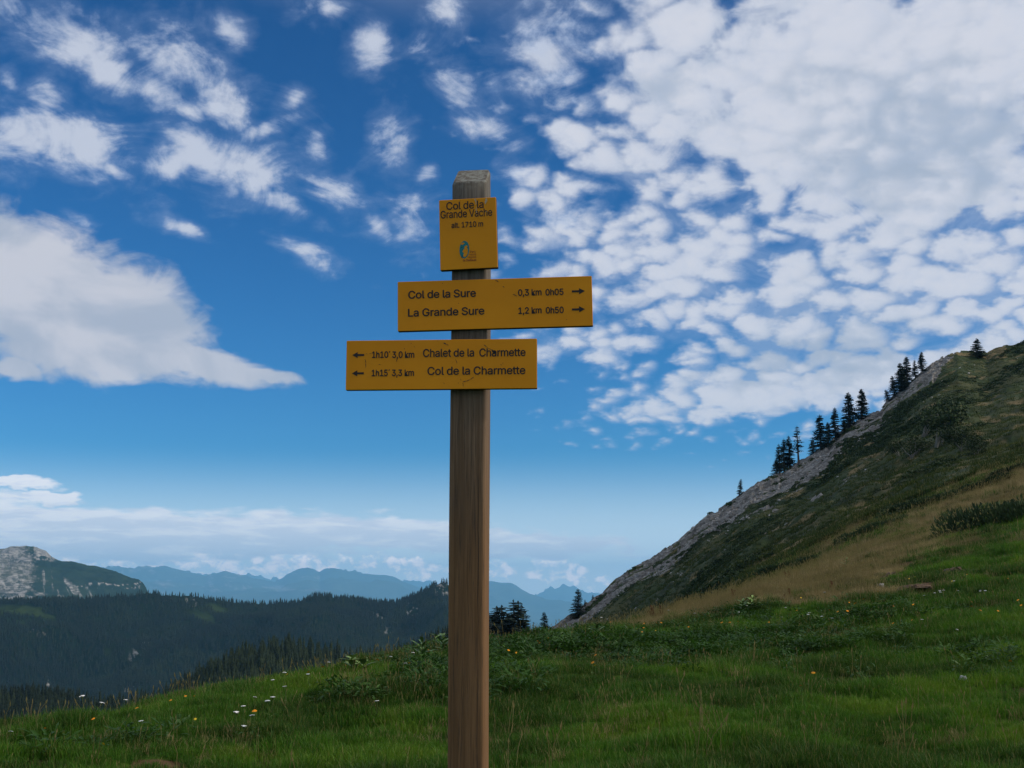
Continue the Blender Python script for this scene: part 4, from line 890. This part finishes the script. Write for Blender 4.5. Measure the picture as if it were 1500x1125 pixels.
def place(o, px, py, sc_p=1.0, rz=None, z=0):
    hx, hy, r, a = hit(px, py); o.location = (hx, hy, float(near_z(hx, hy))+z); o.scale = (sc_p,)*3; o.rotation_euler = (random.gauss(0, .1), random.gauss(0, .1), random.uniform(0, 6.28) if rz is None else rz); return r
def flower_meshes(kind, seed):
    r_ = np.random.default_rng(seed); st = MB(); hd = MB(); ln = r_.normal(0, .02, 2); top = Vector((ln[0], ln[1], .26)); st.tube((0, 0, 0), top*.5, .0035, .003, 4); st.tube(top*.5, top, .003, .0025, 4)
    leaf(st, (0, 0, .05), (1, .2, .6), (0, 0, 1), .08, .02); leaf(st, (0, 0, .09), (-1, .4, .7), (0, 0, 1), .07, .018)
    if kind == 'daisy':
        tilt = Vector((r_.normal()*.3, -.5, .85)).normalized(); u = tilt.orthogonal().normalized(); w = tilt.cross(u)
        for i in range(12):
            a = i*math.pi/6; d = u*math.cos(a)+w*math.sin(a); leaf(hd, top+d*.005, d, tilt, .026, .013, .1, 0, 2)
        hd.tube(top-tilt*.004, top+tilt*.006, .010, .007, 8, 0, True)
    else:
        for i in range(26):
            a = r_.uniform(0, 6.28); q = .034*math.sqrt(r_.uniform()); c = top+Vector((q*math.cos(a), q*math.sin(a), .03-.006*(q/.034)**2))
            st.tube(top-Vector((0, 0, .01)), c, .0012, .001, 3)
            n = 6; V = [c+Vector((math.cos(t)*.008, math.sin(t)*.008, r_.normal()*.001)) for t in [2*math.pi*j/n for j in range(n)]]; hd.add(V+[c+Vector((0, 0, .004))], [(j, (j+1) % n, n) for j in range(n)])
    return st, hd
FM = {}
for kind, mat in (('orange', 'orange'), ('yellow', 'yellow'), ('white', 'white')):
    FM[kind] = []
    for s in range(2):
        st, hd = flower_meshes('daisy' if kind != 'white' else 'umbel', s+{'orange': 1, 'yellow': 5, 'white': 9}[kind])
        FM[kind].append((st.make('stem', [M['stem']]), hd.make('flower_head', [M[mat]])))
def flower(kind, px, py, lb, gr, sc_f=1.0):
    sc_f *= random.uniform(.65, .95)
    root = bpy.data.objects.new(kind+'_flower', None); COL.objects.link(root); place(root, px, py+.24/18*F*.42, sc_f); tag(root, lb, 'flower', gr)
    for nm, me in zip(('stem', 'flower_head'), random.choice(FM[kind])): link(nm, me, root)
OR = [(65,1088),(133,1072),(195,1055),(248,1037),(272,1030),(278,1029),(372,1056),(373,1063),(474,990),(452,997),(507,982),(551,978),(600,980),(627,960),(631,963)]
OC = [(745,962),(757,966),(803,940),(787,945),(791,947),(872,974),(868,985),(892,917),(942,917),(961,919),(972,917),(944,929),(941,924),(1010,924)]
ORR = [(1059,919),(1070,918),(1079,917),(1124,916),(1168,898),(1216,896),(1227,902),(1244,903),(1245,884),(1257,887),(1268,883),(1253,890),(1285,870),(1308,922),(1313,896),(1337,893),(1340,918),(1417,843),(1424,888),(1425,894),(1462,902),(1481,853),(1492,889),(1498,896),(1439,904),(1176,1018),(1195,1005),(1485,983)]
YE = [(1096,923),(1176,876),(1334,846),(1342,846),(873,985),(961,925),(1172,922),(415,994),(290,1062),(152,1106),(1284,846),(1395,852)]
WL = [(126,1039),(140,1048),(180,1041),(209,1080),(342,1068),(355,1055),(368,1035),(370,1072),(352,1088),(399,1008),(414,999),(395,1046),(400,1042),(421,1027),(455,1003),(477,984),(551,1048),(573,972),(598,986),(601,970),(12,1090)]
WR = [(880,905),(1018,902),(1081,899),(1146,907),(1150,896),(1183,907),(1189,907),(1205,910),(1222,914),(1210,873),(1354,876),(1376,875),(1379,873),(1383,871),(1399,855),(1406,870),(1440,869),(1442,873),(1436,871),(1400,931),(1354,916),(1370,873),(980,898),(1090,893)]
ONES = 'first second third fourth fifth sixth seventh eighth ninth tenth eleventh twelfth thirteenth fourteenth fifteenth sixteenth seventeenth eighteenth nineteenth'.split()
def nth(i): return ONES[i] if i < 19 else ('twentieth' if i == 19 else 'twenty-'+ONES[i-20])
for kind, lst, what, where, gr, k_ in (('orange', OR, 'orange flower', 'on the grassy brow left of the signpost', 'orange flowers left of the signpost', 1),
    ('orange', OC, 'orange flower', 'among the leafy weeds just right of the signpost', 'orange flowers right of the signpost', 1),
    ('orange', ORR, 'orange flower', 'in the open meadow on the right', 'orange flowers in the right meadow', 1.05),
    ('yellow', YE, 'small yellow flower', 'in the meadow grass', 'yellow meadow flowers', .9),
    ('white', WL, 'flat white flower cluster', 'on the brow left of the signpost', 'white flowers left of the signpost', 1),
    ('white', WR, 'flat white flower cluster', 'in the meadow right of the signpost', 'white flowers right of the signpost', 1)):
    for i, p_ in enumerate(sorted(set(lst))): flower(kind, *p_, '%s %s from the left %s' % (nth(i), what, where), gr, k_)

def leafy_plant(px, py, hpx, kind, lb, seed, n=9, mat='paleleaf', wide=.45):
    r_ = np.random.default_rng(seed); hx, hy, r, a = hit(px, py); h = hpx/F*r
    root = bpy.data.objects.new('leafy_plant', None); COL.objects.link(root); root.location = (hx, hy, float(near_z(hx, hy))); tag(root, lb, 'plant')
    st = MB(); st.tube((0, 0, -.02), (.01, 0, h*.9), .010, .006, 6); link('stem', st.make('stem', [M['stem']]), root)
    for i in range(n):
        mb = MB(); q = (i+.5)/n; an = i*2.4+r_.uniform(-.4, .4)
        leaf(mb, (0, 0, 0), (math.cos(an), math.sin(an), r_.uniform(.2, 1.0)), (0, 0, 1), h*r_.uniform(.6, 1.0)*(1.1-.5*q), h*wide*r_.uniform(.35, .6)*(1.1-.4*q), r_.uniform(.1, .5), 0, 5)
        o = link('leaf', mb.make('leaf', [M[mat]], True), root); o.location = (0, 0, h*(.25+.65*q))
leafy_plant(514, 986, 26, 'gentian', 'pale yellow-green plant with broad ribbed leaves on the brow left of the signpost', 41, 8, 'paleleaf', .9)
leafy_plant(532, 985, 22, 'gentian', 'smaller broad-leaved plant right beside the pale one on the brow', 42, 6, 'paleleaf', .95)
leafy_plant(618, 972, 34, 'thistle', 'upright leafy green plant closest to the left side of the signpost', 43, 16, 'midleaf', .4)
leafy_plant(648, 962, 34, 'thistle', 'tall leafy plant half hidden behind the left edge of the signpost', 44, 16, 'midleaf', .4)
leafy_plant(1088, 900, 20, 'weed', 'bright leafy plant at the lower edge of the dry grass, left one', 45, 12, 'midleaf', .5)
leafy_plant(1103, 896, 22, 'weed', 'bright leafy plant at the lower edge of the dry grass, right one', 46, 12, 'paleleaf', .5)
leafy_plant(1240, 832, 14, 'weed', 'yellow-green plant in the dry grass up the slope', 47, 9, 'paleleaf', .4)
leafy_plant(875, 935, 22, 'weed', 'dark leafy plant standing out of the weeds right of the signpost', 48, 14, 'midleaf', .5)
def dock(px, py, hpx, lb, seed):
    r_ = np.random.default_rng(seed); hx, hy, r, a = hit(px, py); h = hpx/F*r
    root = bpy.data.objects.new('dried_dock', None); COL.objects.link(root); root.location = (hx, hy, float(near_z(hx, hy))); tag(root, lb, 'plant', 'rust-brown dried docks')
    st = MB(); hd = MB()
    for s in range(3):
        d = Vector((r_.normal()*.18, r_.normal()*.18, 1)); st.tube((0, 0, 0), d*h*.95, .006, .003, 4)
        for i in range(70):
            t = r_.uniform(.35, 1); c = d*h*t+Vector(r_.normal(size=3))*.035*h*(1.3-t)*3; u = Vector(r_.normal(size=3)).normalized()*.022*h*2; w = Vector(r_.normal(size=3)).normalized()*.018*h*2
            hd.add([c-u, c+w, c+u, c-w], [(0, 1, 2, 3)])
    link('stem', st.make('stem', [M['rust']]), root); link('seed_head', hd.make('seed_head', [M['rust']]), root)
for i, (px, py, h, lb) in enumerate([(1075,880,16,'tallest rust-brown dock at the lower edge of the dry grass'),(1157,876,13,'rust-brown dock left of the leaning one in the dry grass'),(1150,880,9,'short rust-brown dock next to another in the dry grass'),(1218,867,15,'rust-brown dock standing alone between dry and green grass'),
  (957,908,20,'rust-brown dock in the dry tuft above the leafy weeds'),(971,906,18,'rust-brown dock beside its twin above the leafy weeds'),(949,909,14,'shorter rust-brown dock left of the twin docks'),(1157,852,15,'rust-brown dock up in the middle of the dry band'),(1213,800,8,'small rust-brown dock high on the dry slope'),(1194,805,6,'tiny rust-brown dock beside the dark juniper')]): dock(px, py, h, lb, 60+i)

# ------------------------------------------------------------------ the signpost
def wood():
    m, g, p = newmat('weathered_larch'); o = objco(g); z = g.n('ShaderNodeSeparateXYZ', {0: o}).outputs[2]
    fine = g.noise(g.v('MULTIPLY', o, (1, 1, .022)), 330, 4, .7); mid_ = g.noise(g.v('MULTIPLY', o, (1, 1, .03)), 90, 5, .65, .4); big = g.noise(g.v('MULTIPLY', o, (1, 1, .25)), 5, 4, .6)
    brown = g.mix(g.step(mid_, .35, .68), (.130, .066, .026), (.190, .100, .042))
    grey = g.mix(g.step(mid_, .3, .7), (.075, .068, .056), (.14, .13, .11))
    c_ = g.mix(g.step(g.m('ADD', z, g.m('MULTIPLY', g.m('SUBTRACT', big, .5), .9)), 1.5, 2.95, 0, .9), brown, grey)
    c_ = g.mix(g.step(fine, .54, .70, 0, .8), c_, (.035, .026, .02))
    c_ = g.mix(g.step(big, .56, .72, 0, .4), c_, (.06, .045, .035))
    blotch = g.noise(o, 60, 4, .7)
    c_ = g.mix(g.m('MULTIPLY', g.step(blotch, .42, .6), g.step(g.n('ShaderNodeSeparateXYZ', {0: g.n('ShaderNodeNewGeometry').outputs['Normal']}).outputs[2], .2, .5)), c_, (.20, .20, .17))  # paler blotches, only on faces that point upward
    g.L(c_, p.inputs['Base Color']); p.inputs['Roughness'].default_value = .8; bump(g, p, g.m('ADD', fine, mid_), .5, .003); return m
def enamel():
    m, g, p = newmat('ochre_enamel'); o = objco(g); n = g.noise(o, 3, 4, .6); n2 = g.noise(o, 45, 5, .7)
    c_ = g.mix(g.step(n, .3, .7), (.60, .222, .003), (.68, .262, .004))
    c_ = g.mix(g.step(n2, .62, .75, 0, .35), c_, (.42, .17, .006))
    g.L(c_, p.inputs['Base Color']); p.inputs['Roughness'].default_value = .55; p.inputs['Specular IOR Level'].default_value = .18; bump(g, p, n2, .05, .002); return m
def flatm(name, c_, rough=.6):
    m, g, p = newmat(name); n = g.noise(objco(g), 80, 3, .6); g.L(g.mix(n, tuple(v*.85 for v in c_), tuple(v*1.15 for v in c_)), p.inputs['Base Color']); p.inputs['Roughness'].default_value = rough; return m
M['wood'], M['enamel'], M['edge'] = wood(), enamel(), flatm('dark_plate_edge', (.028, .02, .014))
M['ink'] = flatm('black_lettering', (.022, .018, .016)); M['teal'] = flatm('teal_print', (.01, .17, .17)); M['redbrown'] = flatm('red_brown_print', (.22, .055, .02)); M['drop'] = flatm('pale_droppings', (.42, .36, .24))
M['steel'] = flatm('bolt_steel', (.20, .20, .20), .4)
YAW = R(7.0)                           # the post is turned a little clockwise, so that its right side shows
face = at(683.5, 800, 3.88); PD = .105
post_c = Vector((face.x, face.y, 0)) + Vector((math.sin(YAW), math.cos(YAW), 0))*PD/2 + Vector((math.cos(YAW), -math.sin(YAW), 0))*.001
sign = bpy.data.objects.new('signpost', None); COL.objects.link(sign); sign.location = post_c; sign.rotation_euler = (0, 0, -YAW)
tag(sign, 'square wooden trail signpost with three ochre plates standing in the meadow', 'signpost')
def post_mesh():
    import bmesh
    bm = bmesh.new(); hw = .0548; rb = .011; zt = 2.86; rise = .075
    prof_ = []
    for sx, sy, a0 in ((1, 1, 0), (-1, 1, 90), (-1, -1, 180), (1, -1, 270)):
        for k in range(5):
            a = R(a0+k*22.5); prof_.append((sx*(hw-rb)+rb*math.cos(a), sy*(PD/2-rb)+rb*math.sin(a)))
    zs = [-.12] + [i*.2 for i in range(14)] + [2.78]; rings = []
    for z in zs: rings.append([bm.verts.new((x+.0015*math.sin(z*3+x*9), y, z)) for x, y in prof_])
    topr = [bm.verts.new((x*(.985), y*.985, zt + (y/(PD)+.5)*rise - .5*rise*0 - (.008 if abs(x) > .045 else 0))) for x, y in prof_]; rings.append(topr)
    top2 = [bm.verts.new((x*.90, y*.90, zt + (y*.9/(PD)+.5)*rise + .004)) for x, y in prof_]; rings.append(top2)
    n = len(prof_)
    for a_, b_ in zip(rings, rings[1:]):
        for i in range(n): bm.faces.new((a_[i], a_[(i+1) % n], b_[(i+1) % n], b_[i]))
    bm.faces.new(top2)
    me = bpy.data.meshes.new('post'); bm.to_mesh(me); bm.free(); me.materials.append(M['wood']); me.polygons.foreach_set('use_smooth', [len(p.vertices) == 4 for p in me.polygons]); return me
pe = link('post', post_mesh(), sign)
crk = MB()
for (x0, z0, L, w) in ((.0335, .62, .9, .0016), (.034, 1.45, .55, .002), (-.012, 1.1, .35, .0010), (.012, 1.9, .22, .0010), (.020, .25, .4, .0012)):
    n = 9; V = []
    for i in range(n):
        t = i/(n-1); ww = w*math.sin(math.pi*min(max(t, .03), .97)); xx = x0+.0012*math.sin(i*2.1); V += [(xx-ww*.5, -PD/2-.0006, z0+L*t), (xx+ww*.5, -PD/2-.0006, z0+L*t)]
    crk.add(V, [(2*i, 2*i+1, 2*i+3, 2*i+2) for i in range(n-1)])
cr_ = link('drying_cracks', crk.make('drying_cracks', [M['edge']]), pe); cr_['kind'] = 'stuff'

try:
    FONT = bpy.data.fonts.load(os.path.join(bpy.utils.system_resource('DATAFILES', path='fonts'), 'Inter.woff2'))
except Exception: FONT = None
def text_mesh(s, mat, bold=0.0):
    bold = bold*1.35
    cu = bpy.data.curves.new('lettering', 'FONT'); cu.body = s; cu.size = 1; cu.resolution_u = 4; cu.space_character = .97
    if FONT: cu.font = FONT
    o = bpy.data.objects.new('tmp', cu); COL.objects.link(o); dg = bpy.context.evaluated_depsgraph_get(); dg.update()
    me = bpy.data.meshes.new_from_object(o.evaluated_get(dg)); bpy.data.objects.remove(o); bpy.data.curves.remove(cu)
    if bold:                            # heavier strokes: copies a hair apart
        n = len(me.vertices); co = np.zeros(n*3, np.float32); me.vertices.foreach_get('co', co); co = co.reshape(-1, 3); V, Fc = [], []
        for k, (ox, oy) in enumerate(((0, 0), (bold, 0), (-bold, 0), (0, bold), (0, -bold))):
            V.append(co+np.array([ox, oy, k*1.2e-5], np.float32)); Fc += [tuple(i+k*n for i in p.vertices) for p in me.polygons]
        me = mesh('lettering', np.concatenate(V), Fc)
    me.name = 'lettering'; me.materials.clear(); me.materials.append(mat); return me

def fit_plate(cs, W, H, d0):           # plate centre, yaw and roll whose outline falls on the four corners seen from the path
    cs = np.array(cs, float)
    def proj(v):
        cx, cy, cz, yw, rl = v; c, s = math.cos(PITCH), math.sin(PITCH); res = []
        for u, w in ((-.5, .5), (.5, .5), (.5, -.5), (-.5, -.5)):
            lx, lz = u*v5[0]*math.cos(rl)-w*v5[1]*math.sin(rl), u*v5[0]*math.sin(rl)+w*v5[1]*math.cos(rl)
            x, y, z = cx+lx*math.cos(yw), cy+lx*(-math.sin(yw)), cz+lz-EYE
            f = y*c+z*s; res += [750+F*x/f, 562.5-F*(z*c-y*s)/f]
        return np.array(res)
    v5 = [W, H]; p0 = at(cs[:, 0].mean(), cs[:, 1].mean(), d0); v = np.array([p0.x, p0.y, p0.z, YAW*.6, 0.0]); tgt = cs.ravel()
    for it in range(30):
        f0 = proj(v); J = np.zeros((8, 7)); base = list(v)+v5
        for k in range(7):
            b = list(base); b[k] += 1e-5; v5s = v5[:]; v5[:] = b[5:]; J[:, k] = (proj(np.array(b[:5]))-f0)/1e-5; v5[:] = v5s
        J = np.delete(J, 1, 1)          # distance stays as given
        st = np.linalg.lstsq(np.vstack([J, np.eye(6)*np.array([1e-3, 1e-3, 25, 10, 1e-3, 1e-3])]), np.concatenate([tgt-f0, np.array([0, 0, 25*(YAW*.6-v[3]), -10*v[4], 0, 0])]), rcond=None)[0]
        v[[0, 2, 3, 4]] += st[:4]; v5 = [v5[0]+st[4], v5[1]+st[5]]
    return v, v5
_h = text_mesh('H', M['ink']); CAP = max(v.co.y for v in _h.vertices); print('CAP', CAP)
def plate(cs, lb, lines, arrows, extra=None):
    d0 = (face-Vector((0, 0, face.z))).length-.022
    v, (W, H) = fit_plate(cs, .58, .15, d0)
    T = .021; root_m = Matrix.Translation((v[0], v[1], v[2])) @ Matrix.Rotation(-v[3], 4, 'Z') @ Matrix.Rotation(-v[4], 4, 'Y')
    import bmesh
    bm = bmesh.new(); bmesh.ops.create_cube(bm, size=1)
    for q in bm.verts: q.co = Vector((q.co.x*W, (q.co.y+.5)*T, q.co.z*H))
    bmesh.ops.bevel(bm, geom=[e for e in bm.edges if abs(e.verts[0].co.y-e.verts[1].co.y) > T*.5], offset=.0012, segments=2, affect='EDGES')
    bmesh.ops.bevel(bm, geom=[e for e in bm.edges if all(abs(x.co.y) < 1e-6 for x in e.verts)], offset=.0009, segments=1, affect='EDGES')
    me = bpy.data.meshes.new('sign_board'); bm.to_mesh(me); bm.free(); me.materials.append(M['enamel']); me.materials.append(M['edge'])
    for pl in me.polygons: pl.material_index = 0 if pl.normal.y < -.5 else 1
    o = link('sign_board', me, sign); sign_m = Matrix.Translation(sign.location) @ Matrix.Rotation(-YAW, 4, 'Z'); o.matrix_local = sign_m.inverted() @ root_m; o['label'] = lb
    cs = np.array(cs, float)
    def uv(px, py):                     # a point of the photograph on the plate
        (x0, y0), (x1, y1), (x2, y2), (x3, y3) = cs; u = (px-x0)/(x1-x0)
        for _ in range(3):
            ty = y0+(y1-y0)*u; by = y3+(y2-y3)*u; w = (py-ty)/(by-ty); lx, rx = x0+(x3-x0)*w, x1+(x2-x1)*w; u = (px-lx)/(rx-lx)
        return (u-.5)*W, (.5-w)*H
    ppm = (cs[1, 0]-cs[0, 0])/W
    def put(me_, name, x, z, sx, sz, lab=None, y=-.0011):
        c = link(name, me_, o); c.matrix_local = Matrix.Translation((x, y, z)) @ Matrix.Rotation(math.pi/2, 4, 'X') @ Matrix.Diagonal((sx, sz, 1, 1))
        if lab: c['label'] = lab
        return c
    for s, x0, x1, base, capH, mat, bold in lines:
        me_ = text_mesh(s, M[mat], bold); co = np.array([q.co[:] for q in me_.vertices]); xa, xb = co[:, 0].min(), co[:, 0].max()
        (ua, za), (ub, zb) = uv(x0, base), uv(x1, base); sx = (ub-ua)/(xb-xa); put(me_, 'lettering', ua-xa*sx, za, sx, capH*1.06/ppm/CAP)
    for x0, x1, yy, dr in arrows:
        (ua, za), (ub, _) = uv(x0, yy), uv(x1, yy); L = ub-ua; h = 4.6/ppm; t = 1.5/ppm*1.0; k = L*.45
        V = [(0, -t, 0), (L-k, -t, 0), (L-k, -h, 0), (L, 0, 0), (L-k, h, 0), (L-k, t, 0), (0, t, 0)]
        if dr < 0: V = [(L-x, y, z) for x, y, z in V][::-1]
        me_ = mesh('arrow', V, [tuple(range(7))], M['ink']); put(me_, 'arrow', ua, za, 1, 1)
    if extra: extra(o, uv, put, ppm)
    # two screw heads where the plate sits on the post
    return o, W, H
def scratch(o, uv, put, ppm, lst, mat='ink', name='scratch_marks'):
    mb = MB()
    for x0, y0, x1, y1, w in lst:
        (a, b), (c, d) = uv(x0, y0), uv(x1, y1); L = math.hypot(c-a, d-b) or 1e-4; nx, nz = -(d-b)/L, (c-a)/L; n = 5; ww = w/ppm*.5; V = []
        for i in range(n+1):
            t = i/n; q = ww*(math.sin(math.pi*(t*.9+.05))**.6)*random.uniform(.5, 1.2); j = random.uniform(-.4, .4)/ppm; x, z = a+(c-a)*t+nx*j, b+(d-b)*t+nz*j; V += [(x+nx*q, z+nz*q, 0), (x-nx*q, z-nz*q, 0)]
        mb.add(V, [(2*i, 2*i+1, 2*i+3, 2*i+2) for i in range(n)])
    c = put(mb.make(name, [M[mat]]), name, 0, 0, 1, 1, y=-.0014); c['kind'] = 'stuff'
def emblem(o, uv, put, ppm):
    def disc(cx, cy, rx, ry, mat, name, y, rot=0, pts=28):
        u, w = uv(cx, cy); V = []
        for i in range(pts):
            t = 2*math.pi*i/pts; x, z = rx*math.cos(t), ry*math.sin(t); V.append(((x*math.cos(rot)-z*math.sin(rot))/ppm, (x*math.sin(rot)+z*math.cos(rot))/ppm, 0))
        put(mesh(name, V, [tuple(range(pts))], M[mat]), name, u, w, 1, 1, y=y)
    disc(680.3, 366, 7.2, 13.2, 'teal', 'emblem_disc', -.0011, R(-4))
    # ochre bird-like figure and dark speckles inside the oval
    u, w = uv(681, 368); fig = [(-1.5,-9.5),(2.0,-8.0),(4.2,-4.0),(4.6,1.5),(3.2,5.0),(4.5,7.2),(2.2,8.4),(-.6,6.2),(-.4,3.2),(-2.8,1.5),(-3.4,-1.5),(-1.2,-3.0),(-2.6,-6.2)]
    put(mesh('emblem_figure', [(x/ppm, y/ppm, 0) for x, y in fig], [tuple(range(len(fig)))], M['enamel']), 'emblem_figure', u, w, 1, 1, y=-.0015)
    u, w = uv(677.5, 357.5); fig = [(-2,-1),(0,-1.6),(1.8,-.6),(3.4,.8),(.6,1.8),(-1.2,.8)]
    put(mesh('emblem_figure', [(x/ppm, y/ppm, 0) for x, y in fig], [tuple(range(len(fig)))], M['enamel']), 'emblem_figure', u, w, 1, 1, y=-.0015)
    scratch(o, uv, put, ppm, [(675,362,678,363.5,1.0),(683,361.5,686,362.5,1.3),(676,378,678,374,.9),(677,366,679,367,.9),(684,372,685,369,.8)], name='emblem_dark_marks')
    scratch(o, uv, put, ppm, [(697.5,291,697.6,300,1.4),(712,290.5,711.8,299,2.6),(713.5,290,713.3,296,1.6),(698,303,698.2,312,1.0),(714,309,712,311,.8),(695.5,291,696.5,294,1.6)], 'drop', 'bird_droppings')
plate([(643,294),(727,288),(728.5,391.5),(645,396)], 'small upright ochre name plate at the top with a teal oval emblem',
 [('Col de la', 654, 709, 308, 10.6, 'ink', .006), ('Grande Vache', 645.5, 721.5, 320.8, 10.6, 'ink', .006), ('alt. 1710 m', 661.5, 708, 334.5, 7.4, 'ink', .012),
  ('Parc', 689, 697, 370.6, 3.2, 'redbrown', .0), ('naturel', 688, 697.5, 374.6, 3.2, 'redbrown', .0), ('régional', 686.5, 697.5, 378.6, 3.2, 'redbrown', .0), ('de Chartreuse', 678, 697.5, 383.2, 3.0, 'redbrown', .01)], [], emblem)
plate([(582,413),(867,404),(868.5,477.2),(583,485)], 'wide ochre direction plate in the middle with arrows pointing right',
 [('Col de la Sure', 598, 698, 437.6, 10.6, 'ink', .012), ('La Grande Sure', 598, 710.5, 463.8, 10.6, 'ink', .012), ('0,3 km', 759.5, 794, 433.4, 8.6, 'ink', .016), ('0h05', 799.5, 826, 432.8, 8.6, 'ink', .016),
  ('1,2 km', 760, 794, 459.8, 8.6, 'ink', .016), ('0h50', 800, 826.3, 459.3, 8.6, 'ink', .016)], [(838, 857, 427, 1), (838, 857, 453.6, 1)],
 lambda o, uv, put, ppm: scratch(o, uv, put, ppm, [(726,410.5,731,413,1.2),(737,419.5,739.5,421,1.2),(752,431,756,433,1),(755,432.5,758.5,434,.8),(672,444.5,673,445,1.2),(830,468,830.6,468.8,1.2),(648,415,649,415.5,.8)]))
plate([(507,500),(786,495),(787,570),(507,570)], 'wide ochre direction plate at the bottom with arrows pointing left, most scratched',
 [('1h10´', 545, 572, 524.4, 8.6, 'ink', .016), ('3,0 km', 574.8, 607.4, 524.4, 8.6, 'ink', .016), ('Chalet de la', 620, 695, 523.0, 10.8, 'ink', .010), ('Charmette', 702.5, 770, 522.2, 10.8, 'ink', .010),
  ('1h15´', 545, 572, 550.6, 8.6, 'ink', .016), ('3,3 km', 574.8, 607.4, 550.6, 8.6, 'ink', .016), ('Col de la Charmette', 627, 770, 549.2, 10.8, 'ink', .010)], [(516, 533.5, 520.6, -1), (516, 533.5, 546.6, -1)],
 lambda o, uv, put, ppm: scratch(o, uv, put, ppm, [(535,526,536.5,532,.9),(536.3,532,536,539,.8),(535.5,518.6,539,518.5,.6),(541,518.4,545,518.3,.6),(592,511,593.2,511.6,1.1),(602,503,602.8,504,.9),(650,502,654,504.4,1.4),(654,504.4,657,506,1.1),(709,505,713,508,1.1),(713,508,720,512.5,.9),(720,512,727,517,2.4),(722,516,727,515.5,2.6),
  (641,499,641.6,499.6,.9),(607,508,607.6,508.6,.9),(555,534,558,534.5,.7),(668,526,670,533,.7),(734,534,734.8,535.5,1.0),(737,531,737,534,.6),(679,559.5,684,558.5,1.0),(684,558.5,689,556.5,1.0),(690,556,695,553,1.0),(679,561,680,567,.7),(676,555,676.5,558,.6),(651.5,560.5,651.6,563,.7),(566,549.5,566.6,551.5,1.0),(672,561,673,562,1.0),(563,550,564,552,.8),(581,527,582,530,.9),(609,515,618,514,.0)]))
